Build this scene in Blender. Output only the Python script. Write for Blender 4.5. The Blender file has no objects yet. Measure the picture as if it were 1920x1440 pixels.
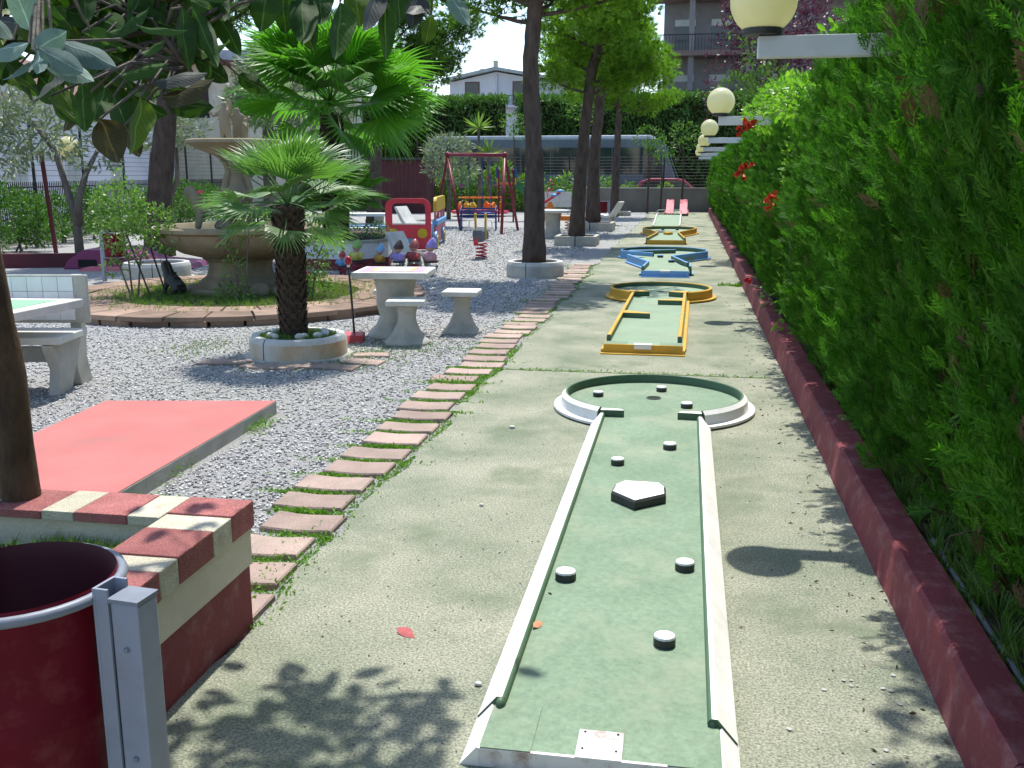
import bpy, math, random
import numpy as np
from mathutils import Vector, Matrix
PI = math.pi
rad = math.radians
RD = random.Random(11)
rng = np.random.default_rng(5)
sc = bpy.context.scene
COL = sc.collection

# ---------------------------------------------------------------- camera, sky, sun, exposure
cd = bpy.data.cameras.new('camera'); cam = bpy.data.objects.new('camera', cd); COL.objects.link(cam)
cam.location = (0, 0, 1.75); cam.rotation_euler = (rad(90 - 12.02), 0, rad(10.014))
cd.sensor_width = 36; cd.lens = 34.69; cd.clip_start = 0.05; cd.clip_end = 2000
sc.camera = cam
wd = bpy.data.worlds.new('World'); sc.world = wd; wd.use_nodes = True
SUN = Vector((-0.05, 1.22, 2.65)).normalized()
nt = wd.node_tree
sky = nt.nodes.new('ShaderNodeTexSky'); sky.sky_type = 'NISHITA'; sky.sun_disc = False
sky.sun_elevation = math.asin(SUN.z); sky.sun_rotation = rad(-2.3)
sky.air_density = 1.0; sky.dust_density = 0.8; sky.ozone_density = 1.0
nt.links.new(sky.outputs[0], nt.nodes['Background'].inputs[0]); nt.nodes['Background'].inputs[1].default_value = 0.15
sl = bpy.data.lights.new('sun', 'SUN'); sl.energy = 3.55; sl.angle = rad(0.53); sl.color = (1.0, 0.965, 0.90)
so = bpy.data.objects.new('sun', sl); COL.objects.link(so); so.location = (0, 0, 30)
so.rotation_euler = (-SUN).to_track_quat('-Z', 'Y').to_euler()
vs = sc.view_settings; vs.view_transform = 'Standard'; vs.look = 'None'; vs.gamma = 1; vs.exposure = 0.9; vs.use_curve_mapping = False
sc.cycles.max_bounces = 5; sc.cycles.diffuse_bounces = 3; sc.cycles.glossy_bounces = 2; sc.cycles.transmission_bounces = 3; sc.cycles.transparent_max_bounces = 8; sc.cycles.use_adaptive_sampling = True
sc.cycles.adaptive_threshold = 0.02; sc.cycles.use_denoising = True

# ---------------------------------------------------------------- materials
MATS = {}
def _n(m, t, **kw):
    n = m.node_tree.nodes.new(t)
    for k, v in kw.items(): setattr(n, k, v)
    return n
def _mix(m, a, b, fac, blend='MIX'):
    x = _n(m, 'ShaderNodeMix', data_type='RGBA', blend_type=blend)
    for s, v in ((6, a), (7, b), (0, fac)):
        if hasattr(v, 'links'): m.node_tree.links.new(v, x.inputs[s])
        else: x.inputs[s].default_value = v if s == 0 else (*v, 1)
    return x.outputs[2]
def _ramp(m, src, a, b):
    r = _n(m, 'ShaderNodeMapRange'); r.inputs[1].default_value = a; r.inputs[2].default_value = b
    m.node_tree.links.new(src, r.inputs[0]); return r.outputs[0]
def _noise(m, co, scale, detail=4, rough=.55):
    x = _n(m, 'ShaderNodeTexNoise'); x.inputs['Scale'].default_value = scale; x.inputs['Detail'].default_value = detail
    x.inputs['Roughness'].default_value = rough; m.node_tree.links.new(co, x.inputs['Vector']); return x.outputs['Fac']
def mat(name, c1, c2=None, scale=3.0, rough=.6, bump=0.0, bscale=60.0, spec=.35, metal=0.0, dirt=None, dscale=1.2, damt=.5,
        grain=0.0, gscale=150.0, rnd=0.0, coat=0.0, stretch=None, world=False):
    if name in MATS: return MATS[name]
    m = bpy.data.materials.new(name); m.use_nodes = True; MATS[name] = m
    L = m.node_tree.links; b = m.node_tree.nodes['Principled BSDF']
    if world: co = _n(m, 'ShaderNodeNewGeometry').outputs['Position']
    else: co = _n(m, 'ShaderNodeTexCoord').outputs['Object']
    if stretch:
        mp = _n(m, 'ShaderNodeMapping'); mp.inputs['Scale'].default_value = stretch; L.new(co, mp.inputs[0]); co2 = mp.outputs[0]
    else: co2 = co
    c2 = c2 or tuple(x * .78 for x in c1)
    col = _mix(m, c1, c2, _ramp(m, _noise(m, co2, scale), .36, .66))
    if grain: 
        g = _ramp(m, _noise(m, co, gscale, 2, .7), .3, .7)
        dk = _mix(m, (1 - grain,) * 3, (1 + grain * .6,) * 3, g); col = _mix(m, col, dk, 1.0, 'MULTIPLY')
    if dirt:
        col = _mix(m, col, dirt, None or _mul(m, _ramp(m, _noise(m, co2, dscale, 6, .65), .5, .72), damt))
    if rnd:
        oi = _n(m, 'ShaderNodeObjectInfo').outputs['Random']
        col = _mix(m, col, _mix(m, (1 - rnd,) * 3, (1 + rnd * .5,) * 3, oi), 1.0, 'MULTIPLY')
    L.new(col, b.inputs['Base Color']); b.inputs['Roughness'].default_value = rough
    b.inputs['Specular IOR Level'].default_value = spec; b.inputs['Metallic'].default_value = metal
    b.inputs['Coat Weight'].default_value = coat
    if bump:
        bp = _n(m, 'ShaderNodeBump'); bp.inputs['Strength'].default_value = bump; bp.inputs['Distance'].default_value = .02
        L.new(_noise(m, co2, bscale, 5, .65), bp.inputs['Height']); L.new(bp.outputs[0], b.inputs['Normal'])
    return m
def _mul(m, a, k):
    x = _n(m, 'ShaderNodeMath', operation='MULTIPLY'); m.node_tree.links.new(a, x.inputs[0]); x.inputs[1].default_value = k; return x.outputs[0]
def leafmat(name, c1, c2, c3=None, trans=.45, rough=.45, spec=.35, tcol=None):
    if name in MATS: return MATS[name]
    m = bpy.data.materials.new(name); m.use_nodes = True; MATS[name] = m
    L = m.node_tree.links; b = m.node_tree.nodes['Principled BSDF']; out = m.node_tree.nodes['Material Output']
    ge = _n(m, 'ShaderNodeNewGeometry'); isl = ge.outputs['Random Per Island']
    co = ge.outputs['Position']
    col = _mix(m, c1, c2, isl)
    if c3: col = _mix(m, col, c3, _ramp(m, _noise(m, co, 1.7, 3), .5, .75))
    L.new(col, b.inputs['Base Color']); b.inputs['Roughness'].default_value = rough; b.inputs['Specular IOR Level'].default_value = spec
    t = _n(m, 'ShaderNodeBsdfTranslucent')
    L.new(_mix(m, col, tcol or (1.0, 1.25, .45), 1.0, 'MULTIPLY'), t.inputs[0])
    mx = _n(m, 'ShaderNodeMixShader'); mx.inputs[0].default_value = trans
    L.new(b.outputs[0], mx.inputs[1]); L.new(t.outputs[0], mx.inputs[2]); L.new(mx.outputs[0], out.inputs[0])
    return m

def bigleaf(name, c1, c2, trans, rough, spec, tcol):
    m = leafmat(name, c1, c2, None, trans, rough, spec, tcol); N = m.node_tree; L = N.links; b = N.nodes['Principled BSDF']
    src = b.inputs['Base Color'].links[0].from_socket
    sx = _n(m, 'ShaderNodeSeparateXYZ'); L.new(_n(m, 'ShaderNodeTexCoord').outputs['Object'], sx.inputs[0])
    def ma(op, a, c):
        x = _n(m, 'ShaderNodeMath', operation=op)
        for i, v in enumerate((a, c)):
            if hasattr(v, 'links'): L.new(v, x.inputs[i])
            elif v is not None: x.inputs[i].default_value = v
        return x.outputs[0]
    ax = ma('ABSOLUTE', sx.outputs[0], None); mid = _ramp(m, ax, .035, .012)
    ph = ma('SUBTRACT', ma('MULTIPLY', sx.outputs[2], 9.0), ma('MULTIPLY', ax, 7.0)); fr = ma('FRACT', ph, None)
    vein = _ramp(m, ma('ABSOLUTE', ma('SUBTRACT', fr, .5), None), .06, .02); v = ma('MAXIMUM', mid, ma('MULTIPLY', vein, .45))
    col = _mix(m, src, tuple(min(1, x*1.7 + .03) for x in c2), v); blot = _ramp(m, _noise(m, _n(m, 'ShaderNodeNewGeometry').outputs['Position'], 38, 4), .52, .72)
    col = _mix(m, col, tuple(x*.6 for x in c1), _mul(m, blot, .55)); oi = _n(m, 'ShaderNodeObjectInfo').outputs['Random']
    col = _mix(m, col, _mix(m, (.65,.65,.65), (1.25,1.2,1.1), oi), 1.0, 'MULTIPLY'); L.new(col, b.inputs['Base Color'])
    t = [n for n in N.nodes if n.type == 'BSDF_TRANSLUCENT'][0]; L.new(_mix(m, col, tcol, 1.0, 'MULTIPLY'), t.inputs[0])
    bp = _n(m, 'ShaderNodeBump'); bp.inputs['Strength'].default_value = .35; bp.inputs['Distance'].default_value = .01; L.new(v, bp.inputs['Height']); L.new(bp.outputs[0], b.inputs['Normal'])
    return m

# ---------------------------------------------------------------- mesh helpers
class MB:
    def __init__(s): s.v = []; s.f = []; s.m = []; s.T = None
    def _add(s, vs, fs, mi=0):
        o = len(s.v)
        s.v += [tuple(s.T @ Vector(p)) for p in vs] if s.T is not None else [tuple(p) for p in vs]
        s.f += [tuple(i + o for i in f) for f in fs]; s.m += [mi] * len(fs); return s
    def box(s, x0, x1, y0, y1, z0, z1, mi=0):
        return s._add([(x0,y0,z0),(x1,y0,z0),(x1,y1,z0),(x0,y1,z0),(x0,y0,z1),(x1,y0,z1),(x1,y1,z1),(x0,y1,z1)],
            [(0,3,2,1),(4,5,6,7),(0,1,5,4),(1,2,6,5),(2,3,7,6),(3,0,4,7)], mi)
    def bar(s, a, b, w, h=None, mi=0, up=(0,0,1)):
        a = Vector(a); b = Vector(b); d = (b - a).normalized(); u = Vector(up)
        if abs(d.dot(u)) > .98: u = Vector((0,1,0))
        r = d.cross(u).normalized(); u = r.cross(d); h = h or w
        vs = [p + r * (sx * w / 2) + u * (sy * h / 2) for p in (a, b) for sx, sy in ((-1,-1),(1,-1),(1,1),(-1,1))]
        return s._add(vs, [(0,1,2,3),(7,6,5,4),(0,4,5,1),(1,5,6,2),(2,6,7,3),(3,7,4,0)], mi)
    def prism(s, poly, z0, z1, mi=0, mtop=None, inset=0):
        n = len(poly); vs = [(p[0], p[1], z0) for p in poly]
        if inset:
            cx = sum(p[0] for p in poly) / n; cy = sum(p[1] for p in poly) / n
            vs += [(p[0], p[1], z1 - inset) for p in poly]
            top = []
            for p in poly:
                d = math.hypot(p[0]-cx, p[1]-cy) or 1; k = max(0, 1 - inset / d); top.append((cx + (p[0]-cx)*k, cy + (p[1]-cy)*k, z1))
            vs += top; rings = 3
        else: vs += [(p[0], p[1], z1) for p in poly]; rings = 2
        fs = [tuple(range(n))[::-1]]
        for r in range(rings - 1): fs += [(r*n+i, r*n+(i+1)%n, (r+1)*n+(i+1)%n, (r+1)*n+i) for i in range(n)]
        s._add(vs, fs, mi); s.f.append(tuple(len(s.v) - n + i for i in range(n))); s.m.append(mi if mtop is None else mtop); return s
    def ext(s, poly, axis, a0, a1, mi=0):   # polygon in a vertical plane extruded along an axis: 'x' poly=(y,z), 'y' poly=(x,z)
        n = len(poly)
        f = (lambda p, a: (a, p[0], p[1])) if axis == 'x' else (lambda p, a: (p[0], a, p[1]))
        vs = [f(p, a0) for p in poly] + [f(p, a1) for p in poly]
        fs = [tuple(range(n)), tuple(range(2*n-1, n-1, -1))] + [(i, n+i, n+(i+1)%n, (i+1)%n) for i in range(n)]
        return s._add(vs, fs, mi)
    def lathe(s, prof, n=24, c=(0,0,0), a0=0, a1=2*PI, mi=0, sq=None):
        full = abs(a1 - a0 - 2*PI) < 1e-6; k = n if full else n + 1
        vs = []
        for r, z in prof:
            for i in range(k):
                a = a0 + (a1 - a0) * i / n; vs.append((c[0] + r*math.cos(a), c[1] + r*math.sin(a), c[2] + z))
        fs = []
        for j in range(len(prof) - 1):
            for i in range(n):
                a = j*k + i; b = j*k + (i+1) % k; fs.append((a, b, b + k, a + k))
        return s._add(vs, fs, mi)
    def tube(s, pts, radii, n=8, mi=0, cap=True):
        pts = [Vector(p) for p in pts]
        if not isinstance(radii, (list, tuple)): radii = [radii] * len(pts)
        vs = []; prev = None
        for i, p in enumerate(pts):
            d = (pts[min(i+1, len(pts)-1)] - pts[max(i-1, 0)]).normalized()
            if prev is None:
                u = Vector((0,0,1)) if abs(d.z) < .9 else Vector((1,0,0)); r = d.cross(u).normalized()
            else: r = (prev - d * prev.dot(d)).normalized()
            prev = r; q = d.cross(r)
            for k in range(n):
                a = 2*PI*k/n; vs.append(p + r*(math.cos(a)*radii[i]) + q*(math.sin(a)*radii[i]))
        fs = [(i*n+k, i*n+(k+1)%n, (i+1)*n+(k+1)%n, (i+1)*n+k) for i in range(len(pts)-1) for k in range(n)]
        if cap: fs += [tuple(range(n))[::-1], tuple((len(pts)-1)*n + k for k in range(n))]
        return s._add(vs, fs, mi)
    def ball(s, c, r, n=12, mi=0, sc=(1,1,1), m=None):
        m = m or n // 2
        vs = [(c[0], c[1], c[2] - r*sc[2])]; fs = []
        for j in range(1, m):
            t = -PI/2 + PI*j/m
            for i in range(n):
                a = 2*PI*i/n; vs.append((c[0]+r*sc[0]*math.cos(t)*math.cos(a), c[1]+r*sc[1]*math.cos(t)*math.sin(a), c[2]+r*sc[2]*math.sin(t)))
        vs.append((c[0], c[1], c[2] + r*sc[2])); e = len(vs) - 1
        for i in range(n):
            fs.append((0, 1+(i+1)%n, 1+i)); fs.append((e, e-n+i, e-n+(i+1)%n))
            for j in range(m-2): fs.append((1+j*n+i, 1+j*n+(i+1)%n, 1+(j+1)*n+(i+1)%n, 1+(j+1)*n+i))
        return s._add(vs, fs, mi)
    def build(s, name, mats, parent=None, smooth=False, bevel=0.0, auto=None):
        me = bpy.data.meshes.new(name); me.from_pydata(s.v, [], s.f)
        for m in (mats if isinstance(mats, (list, tuple)) else [mats]): me.materials.append(m)
        me.polygons.foreach_set('material_index', s.m)
        return link(name, me, parent, smooth, bevel, auto)
def link(name, me, parent=None, smooth=False, bevel=0.0, auto=None):
    o = bpy.data.objects.new(name, me); COL.objects.link(o); o.parent = parent
    if smooth or auto: me.polygons.foreach_set('use_smooth', [True] * len(me.polygons))
    if auto: me.set_sharp_from_angle(angle=rad(auto))
    if bevel:
        b = o.modifiers.new('bevel', 'BEVEL'); b.width = bevel; b.segments = 2; b.limit_method = 'ANGLE'; b.angle_limit = rad(40)
        b.use_clamp_overlap = True
    return o
def npmesh(name, V, F, mats, parent=None, smooth=False, MI=None):
    V = np.asarray(V, np.float32); F = np.asarray(F, np.int32); me = bpy.data.meshes.new(name)
    me.vertices.add(len(V)); me.vertices.foreach_set('co', V.ravel())
    k = F.shape[1]; me.loops.add(F.size); me.loops.foreach_set('vertex_index', F.ravel())
    me.polygons.add(len(F)); me.polygons.foreach_set('loop_start', np.arange(0, F.size, k, dtype=np.int32))
    for m in (mats if isinstance(mats, (list, tuple)) else [mats]): me.materials.append(m)
    if MI is not None: me.polygons.foreach_set('material_index', np.asarray(MI, np.int32))
    me.update(calc_edges=True); me.validate()
    return link(name, me, parent, smooth)
def scatter(tv, tf, P, D, S, roll=None, up=None):
    """copies of a template (its long axis +Z) at P, pointing along D, scaled S -> one vertex and face array"""
    tv = np.asarray(tv, float); tf = np.asarray(tf); P = np.asarray(P, float); D = np.asarray(D, float); m = len(P)
    D = D / np.maximum(np.linalg.norm(D, axis=1, keepdims=True), 1e-9)
    ref = rng.normal(size=(m, 3)) if up is None else np.asarray(up, float) + rng.normal(size=(m, 3)) * .15
    X = np.cross(ref, D); X /= np.maximum(np.linalg.norm(X, axis=1, keepdims=True), 1e-9); Y = np.cross(D, X)
    S = np.broadcast_to(np.asarray(S, float).reshape(-1, 1) if np.ndim(S) == 1 else np.asarray(S, float), (m, 3) if np.ndim(S) == 2 else (m, 1))
    T = tv[None] * (S[:, None, :] if S.shape[1] == 3 else S[:, None, :])
    V = T[..., 0:1] * X[:, None] + T[..., 1:2] * Y[:, None] + T[..., 2:3] * D[:, None] + P[:, None]
    F = tf[None] + (np.arange(m) * len(tv))[:, None, None]
    return V.reshape(-1, 3), F.reshape(-1, tf.shape[1])
def tag(o, label=None, cat=None, group=None, kind=None):
    if label: o['label'] = label
    if cat: o['category'] = cat
    if group: o['group'] = group
    if kind: o['kind'] = kind
    return o
def thing(name, label, cat, loc=(0,0,0), rz=0.0, group=None, kind=None):
    o = bpy.data.objects.new(name, None); COL.objects.link(o); o.empty_display_size = .2
    o.location = loc; o.rotation_euler = (0, 0, rz); return tag(o, label, cat, group, kind)
def copy_tree(o, parent=None):
    c = o.copy(); COL.objects.link(c); c.parent = parent
    for ch in [x for x in o.children]: copy_tree(ch, c)
    return c
def circ(cx, cy, r, n, a0=0, a1=2*PI, end=False):
    k = n + 1 if end else n
    return [(cx + r*math.cos(a0 + (a1-a0)*i/n), cy + r*math.sin(a0 + (a1-a0)*i/n)) for i in range(k)]
def smoothn(x): return x * x * (3 - 2 * x)
# templates
T_LEAF_V = [(0,0,0),(-.22,.05,.35),(0,-.03,.4),(.22,.05,.35),(-.17,.06,.7),(.17,.06,.7),(0,0,1)]
T_LEAF_F = [(0,2,1),(0,3,2),(1,2,4),(2,3,5),(2,6,4),(2,5,6)]
T_DIA_V = [(0,0,0),(-.2,.04,.5),(.2,.04,.5),(0,0,1)]; T_DIA_F = [(0,2,1),(1,2,3)]
def tuft(n, spread, w, curl=0.0, seed=1):
    r = random.Random(seed); V = []; F = []
    for i in range(n):
        a = r.uniform(0, 2*PI); t = r.uniform(.15, 1) * spread; L = r.uniform(.75, 1)
        d = Vector((math.cos(a)*math.sin(t), math.sin(a)*math.sin(t), math.cos(t)))
        s = d.cross(Vector((r.uniform(-1,1), r.uniform(-1,1), r.uniform(-1,1)))).normalized() * w
        o = len(V); V += [tuple(-s), tuple(s), tuple(d * L + Vector((0,0,-curl)))]; F.append((o, o+1, o+2))
    return V, F
def spray_t():
    """a flat feathery cypress branchlet, unit length along +Z"""
    V = []; F = []
    def nd(a, d, L, w):
        a = Vector(a); d = Vector(d).normalized(); s = d.cross(Vector((0,1,0))).normalized() * w
        o = len(V); V.extend([tuple(a), tuple(a + d*L*.45 - s + Vector((0,.02*L,0))), tuple(a + d*L*.45 + s + Vector((0,.02*L,0))), tuple(a + d*L)])
        F.extend([(o, o+2, o+1), (o+1, o+2, o+3)])
    nd((0,0,0), (0,.05,1), 1.0, .03)
    for i in range(7):
        z = .12 + .11*i; L = .36 * (1 - .55*abs(z - .35) / .65)
        for sx in (-1, 1):
            dz = RD.uniform(-.03, .03); base = (0, .03*z, z + dz); dr = (sx*.58, RD.uniform(-.3,.3), .85)
            nd(base, dr, L, .026)
            if L > .29:
                p = Vector(base) + Vector(dr).normalized() * L * .45
                nd(p, (sx*.25, RD.uniform(-.2,.2), 1), L*.5, .02)
                nd(p, (sx*1.1, RD.uniform(-.2,.2), .35), L*.42, .02)
    return V, F
def blob(rs, c, n):   # random points in an ellipsoid, denser at the skin
    d = rng.normal(size=(n, 3)); d /= np.linalg.norm(d, axis=1, keepdims=True)
    r = rng.uniform(.45, 1.0, size=(n, 1)) ** .6
    return np.asarray(c) + d * r * np.asarray(rs), d
def leafcloud(name, blobs, n_per_m3, size, m, parent=None, tmpl=(T_DIA_V, T_DIA_F), upb=.3, stretch=1.0):
    Ps = []; Ds = []
    for c, rs in blobs:
        n = max(12, int(n_per_m3 * 4.19 * rs[0]*rs[1]*rs[2])); p, d = blob(rs, c, n); Ps.append(p); Ds.append(d)
    P = np.vstack(Ps); D = np.vstack(Ds) + rng.normal(size=(len(P), 3)) * .8 + np.array([0, 0, upb])
    S = size * rng.uniform(.6, 1.25, size=len(P)); S3 = np.stack([S, S, S*stretch], 1)
    V, F = scatter(tmpl[0], tmpl[1], P, D, S3)
    o = npmesh(name, V, F, m, parent); o['kind'] = 'stuff' if parent else o.get('kind', 'stuff'); return o
# ---------------------------------------------------------------- material library
CONC = mat('path_concrete', (.365,.365,.275), (.235,.262,.185), 1.3, .9, .5, 200, .15, dirt=(.125,.165,.10), dscale=1.5, damt=.9, grain=.6, gscale=105, world=True)
GRAV = mat('gravel_bed', (.46,.455,.44), (.20,.20,.20), 90, .9, .8, 120, .2, dirt=(.30,.31,.24), dscale=.35, damt=.6, grain=.45, gscale=60, world=True)
PEB = leafmat('gravel_pebble', (.70,.69,.66), (.17,.17,.17), None, 0.0, .8, .2)
PAVER = mat('pink_paver', (.45,.335,.28), (.36,.27,.23), 4, .85, .4, 120, .2, grain=.25, gscale=130, rnd=.25, dirt=(.25,.22,.16), damt=.5, dscale=3)
REDP = mat('red_wall_paint', (.215,.042,.048), (.16,.032,.039), 2.2, .7, .25, 60, .25, dirt=(.34,.19,.18), dscale=9, damt=.5, grain=.15, gscale=90)
CREAM = mat('cream_render', (.70,.64,.50), (.60,.55,.42), 2.5, .9, .7, 70, .15, dirt=(.42,.37,.27), dscale=2.2, damt=.5)
BRK_R = mat('coping_brick_red', (.46,.18,.165), (.36,.13,.12), 7, .9, .6, 150, .15, dirt=(.24,.12,.10), dscale=9, damt=.6, grain=.4, gscale=140, rnd=.2)
BRK_C = mat('coping_brick_cream', (.68,.64,.50), (.56,.52,.39), 7, .9, .6, 150, .15, dirt=(.33,.29,.2), dscale=9, damt=.6, grain=.3, gscale=140, rnd=.15)
SOIL = mat('soil', (.10,.07,.045), (.06,.045,.03), 6, .95, .8, 40)
GREENB = mat('green_lane', (.185,.265,.172), (.145,.218,.135), 2.2, .6, .08, 90, .25, dirt=(.29,.31,.215), dscale=1.9, damt=.85, grain=.2, gscale=40)
GREEND = mat('green_rail', (.085,.15,.085), (.07,.13,.07), 3, .5, .05, 80, .3)  # dark green; also paints the shade on ring walls and baffle fronts
WHITE = mat('white_paint', (.80,.79,.75), (.72,.71,.66), 3, .6, .1, 60, .3, dirt=(.48,.45,.37), dscale=5, damt=.45)
YELL = mat('yellow_paint', (.62,.36,.035), (.54,.30,.03), 3, .5, .08, 60, .35, dirt=(.35,.24,.08), dscale=5, damt=.4)
BLUE = mat('blue_paint', (.17,.37,.66), (.14,.31,.58), 3, .5, .08, 60, .35, dirt=(.12,.2,.3), dscale=5, damt=.3)
GREYGRN = mat('grey_green_lane', (.22,.31,.20), (.19,.26,.17), 2, .6, .05, 90, .3, dirt=(.30,.31,.22), dscale=1.5, damt=.6)
RUSTW = mat('white_metal_rusty', (.74,.72,.70), (.62,.60,.58), 8, .5, .1, 60, .4, dirt=(.22,.10,.05), dscale=12, damt=.8)
BLACK = mat('black_hole', (.01,.01,.01), (.015,.015,.015), 5, .9)
CONCG = mat('cast_concrete', (.48,.47,.42), (.38,.375,.33), 5, .9, .3, 90, .15, dirt=(.27,.26,.2), dscale=3, damt=.5, grain=.15, gscale=120)
CONCW = mat('pale_cast_concrete', (.64,.64,.60), (.54,.54,.50), 5, .85, .25, 90, .2, dirt=(.36,.35,.28), dscale=3, damt=.4, grain=.12, gscale=120)
GREENM = leafmat('weed_leaf', (.11,.25,.025), (.19,.34,.05), None, .35, .5)
GRASSM = leafmat('grass_blade', (.09,.20,.03), (.20,.30,.07), (.30,.30,.10), .4, .5)
BARK = mat('pine_bark', (.12,.088,.072), (.065,.048,.04), 9, .95, 1.0, 22, .1, stretch=(1,1,.35), dirt=(.13,.10,.085), dscale=8, damt=.6)
BARKG = mat('grey_bark', (.17,.15,.125), (.10,.087,.073), 9, .95, .7, 30, .1, stretch=(1,1,.4))
PALMB = mat('palm_bark', (.085,.062,.042), (.045,.034,.025), 20, .95, .8, 45, .1)

# ---------------------------------------------------------------- ground, path, pavers
g = MB(); g.box(-400, 400, -200, 500, -.5, 0); tag(g.build('ground', GRAV), 'grey gravel ground of the playground garden', None, kind='structure')
path = thing('concrete_path', 'pale concrete strip under the golf lanes', None, kind='structure')
JY = [-3.0, 8.62, 15.95, 24.3, 33.0, 40.0, 46.9]
def jag(y): return -1.64 + .03*math.sin(y*2.3) + .025*math.sin(y*5.9+1) - (.12*smoothn(min(1, max(0, (y-14)/8))))
for i in range(len(JY) - 1):
    y0, y1 = JY[i] + .012, JY[i+1] - .012; n = max(8, int((y1-y0)/.22))
    poly = [(.90, y0), (.90, y1)] + [(jag(y1 + (y0-y1)*k/n) + RD.uniform(-.02,.02), y1 + (y0-y1)*k/n) for k in range(n+1)]
    s = MB(); s.prism(poly, -.06, .02); s.build('slab', CONC, path)
border = thing('paver_border', 'row of pink paver stones edging the gravel', None, kind='structure')
PV = []
y = 2.72; k = 0
while y < 19.2:
    d = .235 + RD.uniform(-.015,.02); x1 = jag(y) - .055 + RD.uniform(-.02,.02); x0 = x1 - .40 - RD.uniform(0,.03); pts = []
    tl = RD.uniform(-.012,.012)
    for j in range(7): t = j/6; pts.append((x0 + (x1-x0)*t + (.012 if j in (0,6) else 0)*(1 if j == 0 else -1), y + .012*math.cos(PI*2*t) + tl*t + RD.uniform(-.004,.004)))
    for j in range(7): t = 1 - j/6; pts.append((x0 + (x1-x0)*t + (.012 if j in (0,6) else 0)*(-1 if j == 0 else 1), y + d + .012*math.cos(PI*2*t) + tl*t + RD.uniform(-.004,.004)))
    p = MB(); p.prism(pts, -.04, .024 + RD.uniform(-.004,.008), inset=.008); p.build('paver', PAVER, border)
    PV.append((x0, x1, y, y + d)); y += d + RD.uniform(.075, .105)

# near gravel stones (uncountable)
oct_v = [(1,0,0),(-1,0,0),(0,1,0),(0,-1,0),(0,0,1),(0,0,-1)]; oct_f = [(0,2,4),(2,1,4),(1,3,4),(3,0,4),(2,0,5),(1,2,5),(3,1,5),(0,3,5)]
def in_clear(x, y):
    if -4.30 < x < -2.88 and 4.55 < y < 6.75: return True
    if x < -1.55 and y < 3.42: return True
    if math.hypot(x+3.75, y-9.1) < .5: return True
    if math.hypot(x+6.2, y-13.0) < 2.62: return True
    return False
pts = []
N = 50000
for i in range(N):
    t = RD.random() ** 1.5; yy = 3.3 + 13.2*t; xl = -2.6 - .62*yy if yy < 9 else -8.2
    xx = RD.uniform(xl, -2.06 if yy < 12 else -2.2)
    if not in_clear(xx, yy): pts.append((xx, yy, RD.uniform(-.001, .007)))
for i in range(15000):
    yy = 16 + 17*RD.random(); xx = RD.uniform(-9.5, -2.3)
    if math.hypot(xx+2.6, yy-17.05) > .55: pts.append((xx, yy, RD.uniform(0, .01)))
P = np.array(pts); S = np.stack([rng.uniform(.006,.014,len(P)), rng.uniform(.005,.011,len(P)), rng.uniform(.004,.008,len(P))], 1) * (1 + .05*P[:,1:2])
V, F = scatter([(a[0]+RD.uniform(-.2,.2), a[1]+RD.uniform(-.2,.2), a[2]) for a in oct_v], oct_f, P, np.tile([0,0,1.], (len(P),1)) + rng.normal(size=(len(P),3))*.35, S)
tag(npmesh('gravel_stones', V, F, PEB), 'loose pale grey gravel stones between the pavers and the slab', 'gravel', kind='stuff')
# stray pebbles and dirt specks on the path
pp = []
for i in range(900): pp.append((RD.uniform(-1.62,.80), RD.uniform(2,14), .022))
pp = np.array(pp); V, F = scatter(oct_v, oct_f, pp, np.tile([0,0,1.], (len(pp),1)), rng.uniform(.0018,.0055,len(pp)) )
tag(npmesh('path_grit', V, F, mat('grit', (.11,.09,.07), (.3,.28,.25), 3, .9)), 'dark grit scattered on the concrete path', 'grit', kind='stuff')
for (x, y, s, lb) in ((-.657,3.05,.012,'small white pebble left of the near lane'), (-1.156,6.55,.02,'white pebble on the concrete beside the pavers'), (-1.03,4.9,.011,'tiny white pebble mid path by the pavers')):
    b = MB(); b.ball((0,0,0), s, 8, sc=(1.2,.9,.6)); o = b.build('pebble', CONCW, None, True); o.location = (x, y, .028); tag(o, lb, 'pebble')

# weeds between pavers and along the joint
P = []
for (x0, x1, ya, yb) in PV:
    dens = 1.0 if ya < 9.5 else .35
    for c in range(RD.randint(1, 3)):
        cx = RD.uniform(x0+.03, x1); w = RD.uniform(.05,.16)
        for q in range(int(300*dens*RD.uniform(.3,1.2))): P.append((cx + RD.gauss(0,w), yb + .045 + RD.gauss(0,.016), RD.uniform(0,.018)))
    if RD.random() < .8:
        for q in range(int(300*dens*RD.uniform(.1,1))): P.append((x1 + .035 + RD.gauss(0,.02), RD.uniform(ya-.05, yb+.1), RD.uniform(0,.018)))
for q in range(520): P.append((-1.45 + 2.2*RD.random()**1.3, 8.62 + RD.gauss(0,.018), RD.uniform(.01,.03)))
for q in range(700): P.append((RD.gauss(-1.95,.14), RD.gauss(8.0,.05), RD.uniform(0,.03)))
for q in range(500): P.append((RD.gauss(-1.78,.05), RD.gauss(3.75,.3), RD.uniform(0,.03)))
for q in range(400): P.append((RD.gauss(-2.02,.07), RD.gauss(3.55,.14), RD.uniform(0,.03)))
for c in ((-2.98,5.05,.06,.2),(-2.85,4.6,.1,.06),(-2.9,6.3,.04,.1),(-2.75,4.62,.12,.05)):
    for q in range(260): P.append((RD.gauss(c[0],c[2]), RD.gauss(c[1],c[3]), RD.uniform(0,.05)))
P = np.array(P); V, F = scatter(T_DIA_V, T_DIA_F, P, rng.normal(size=(len(P),3))*[1,1,.5] + [0,0,.55], rng.uniform(.014,.032,len(P)))
tag(npmesh('weeds', V, F, GREENM), 'low green weeds growing between the pink pavers', 'weeds', kind='stuff')
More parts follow.
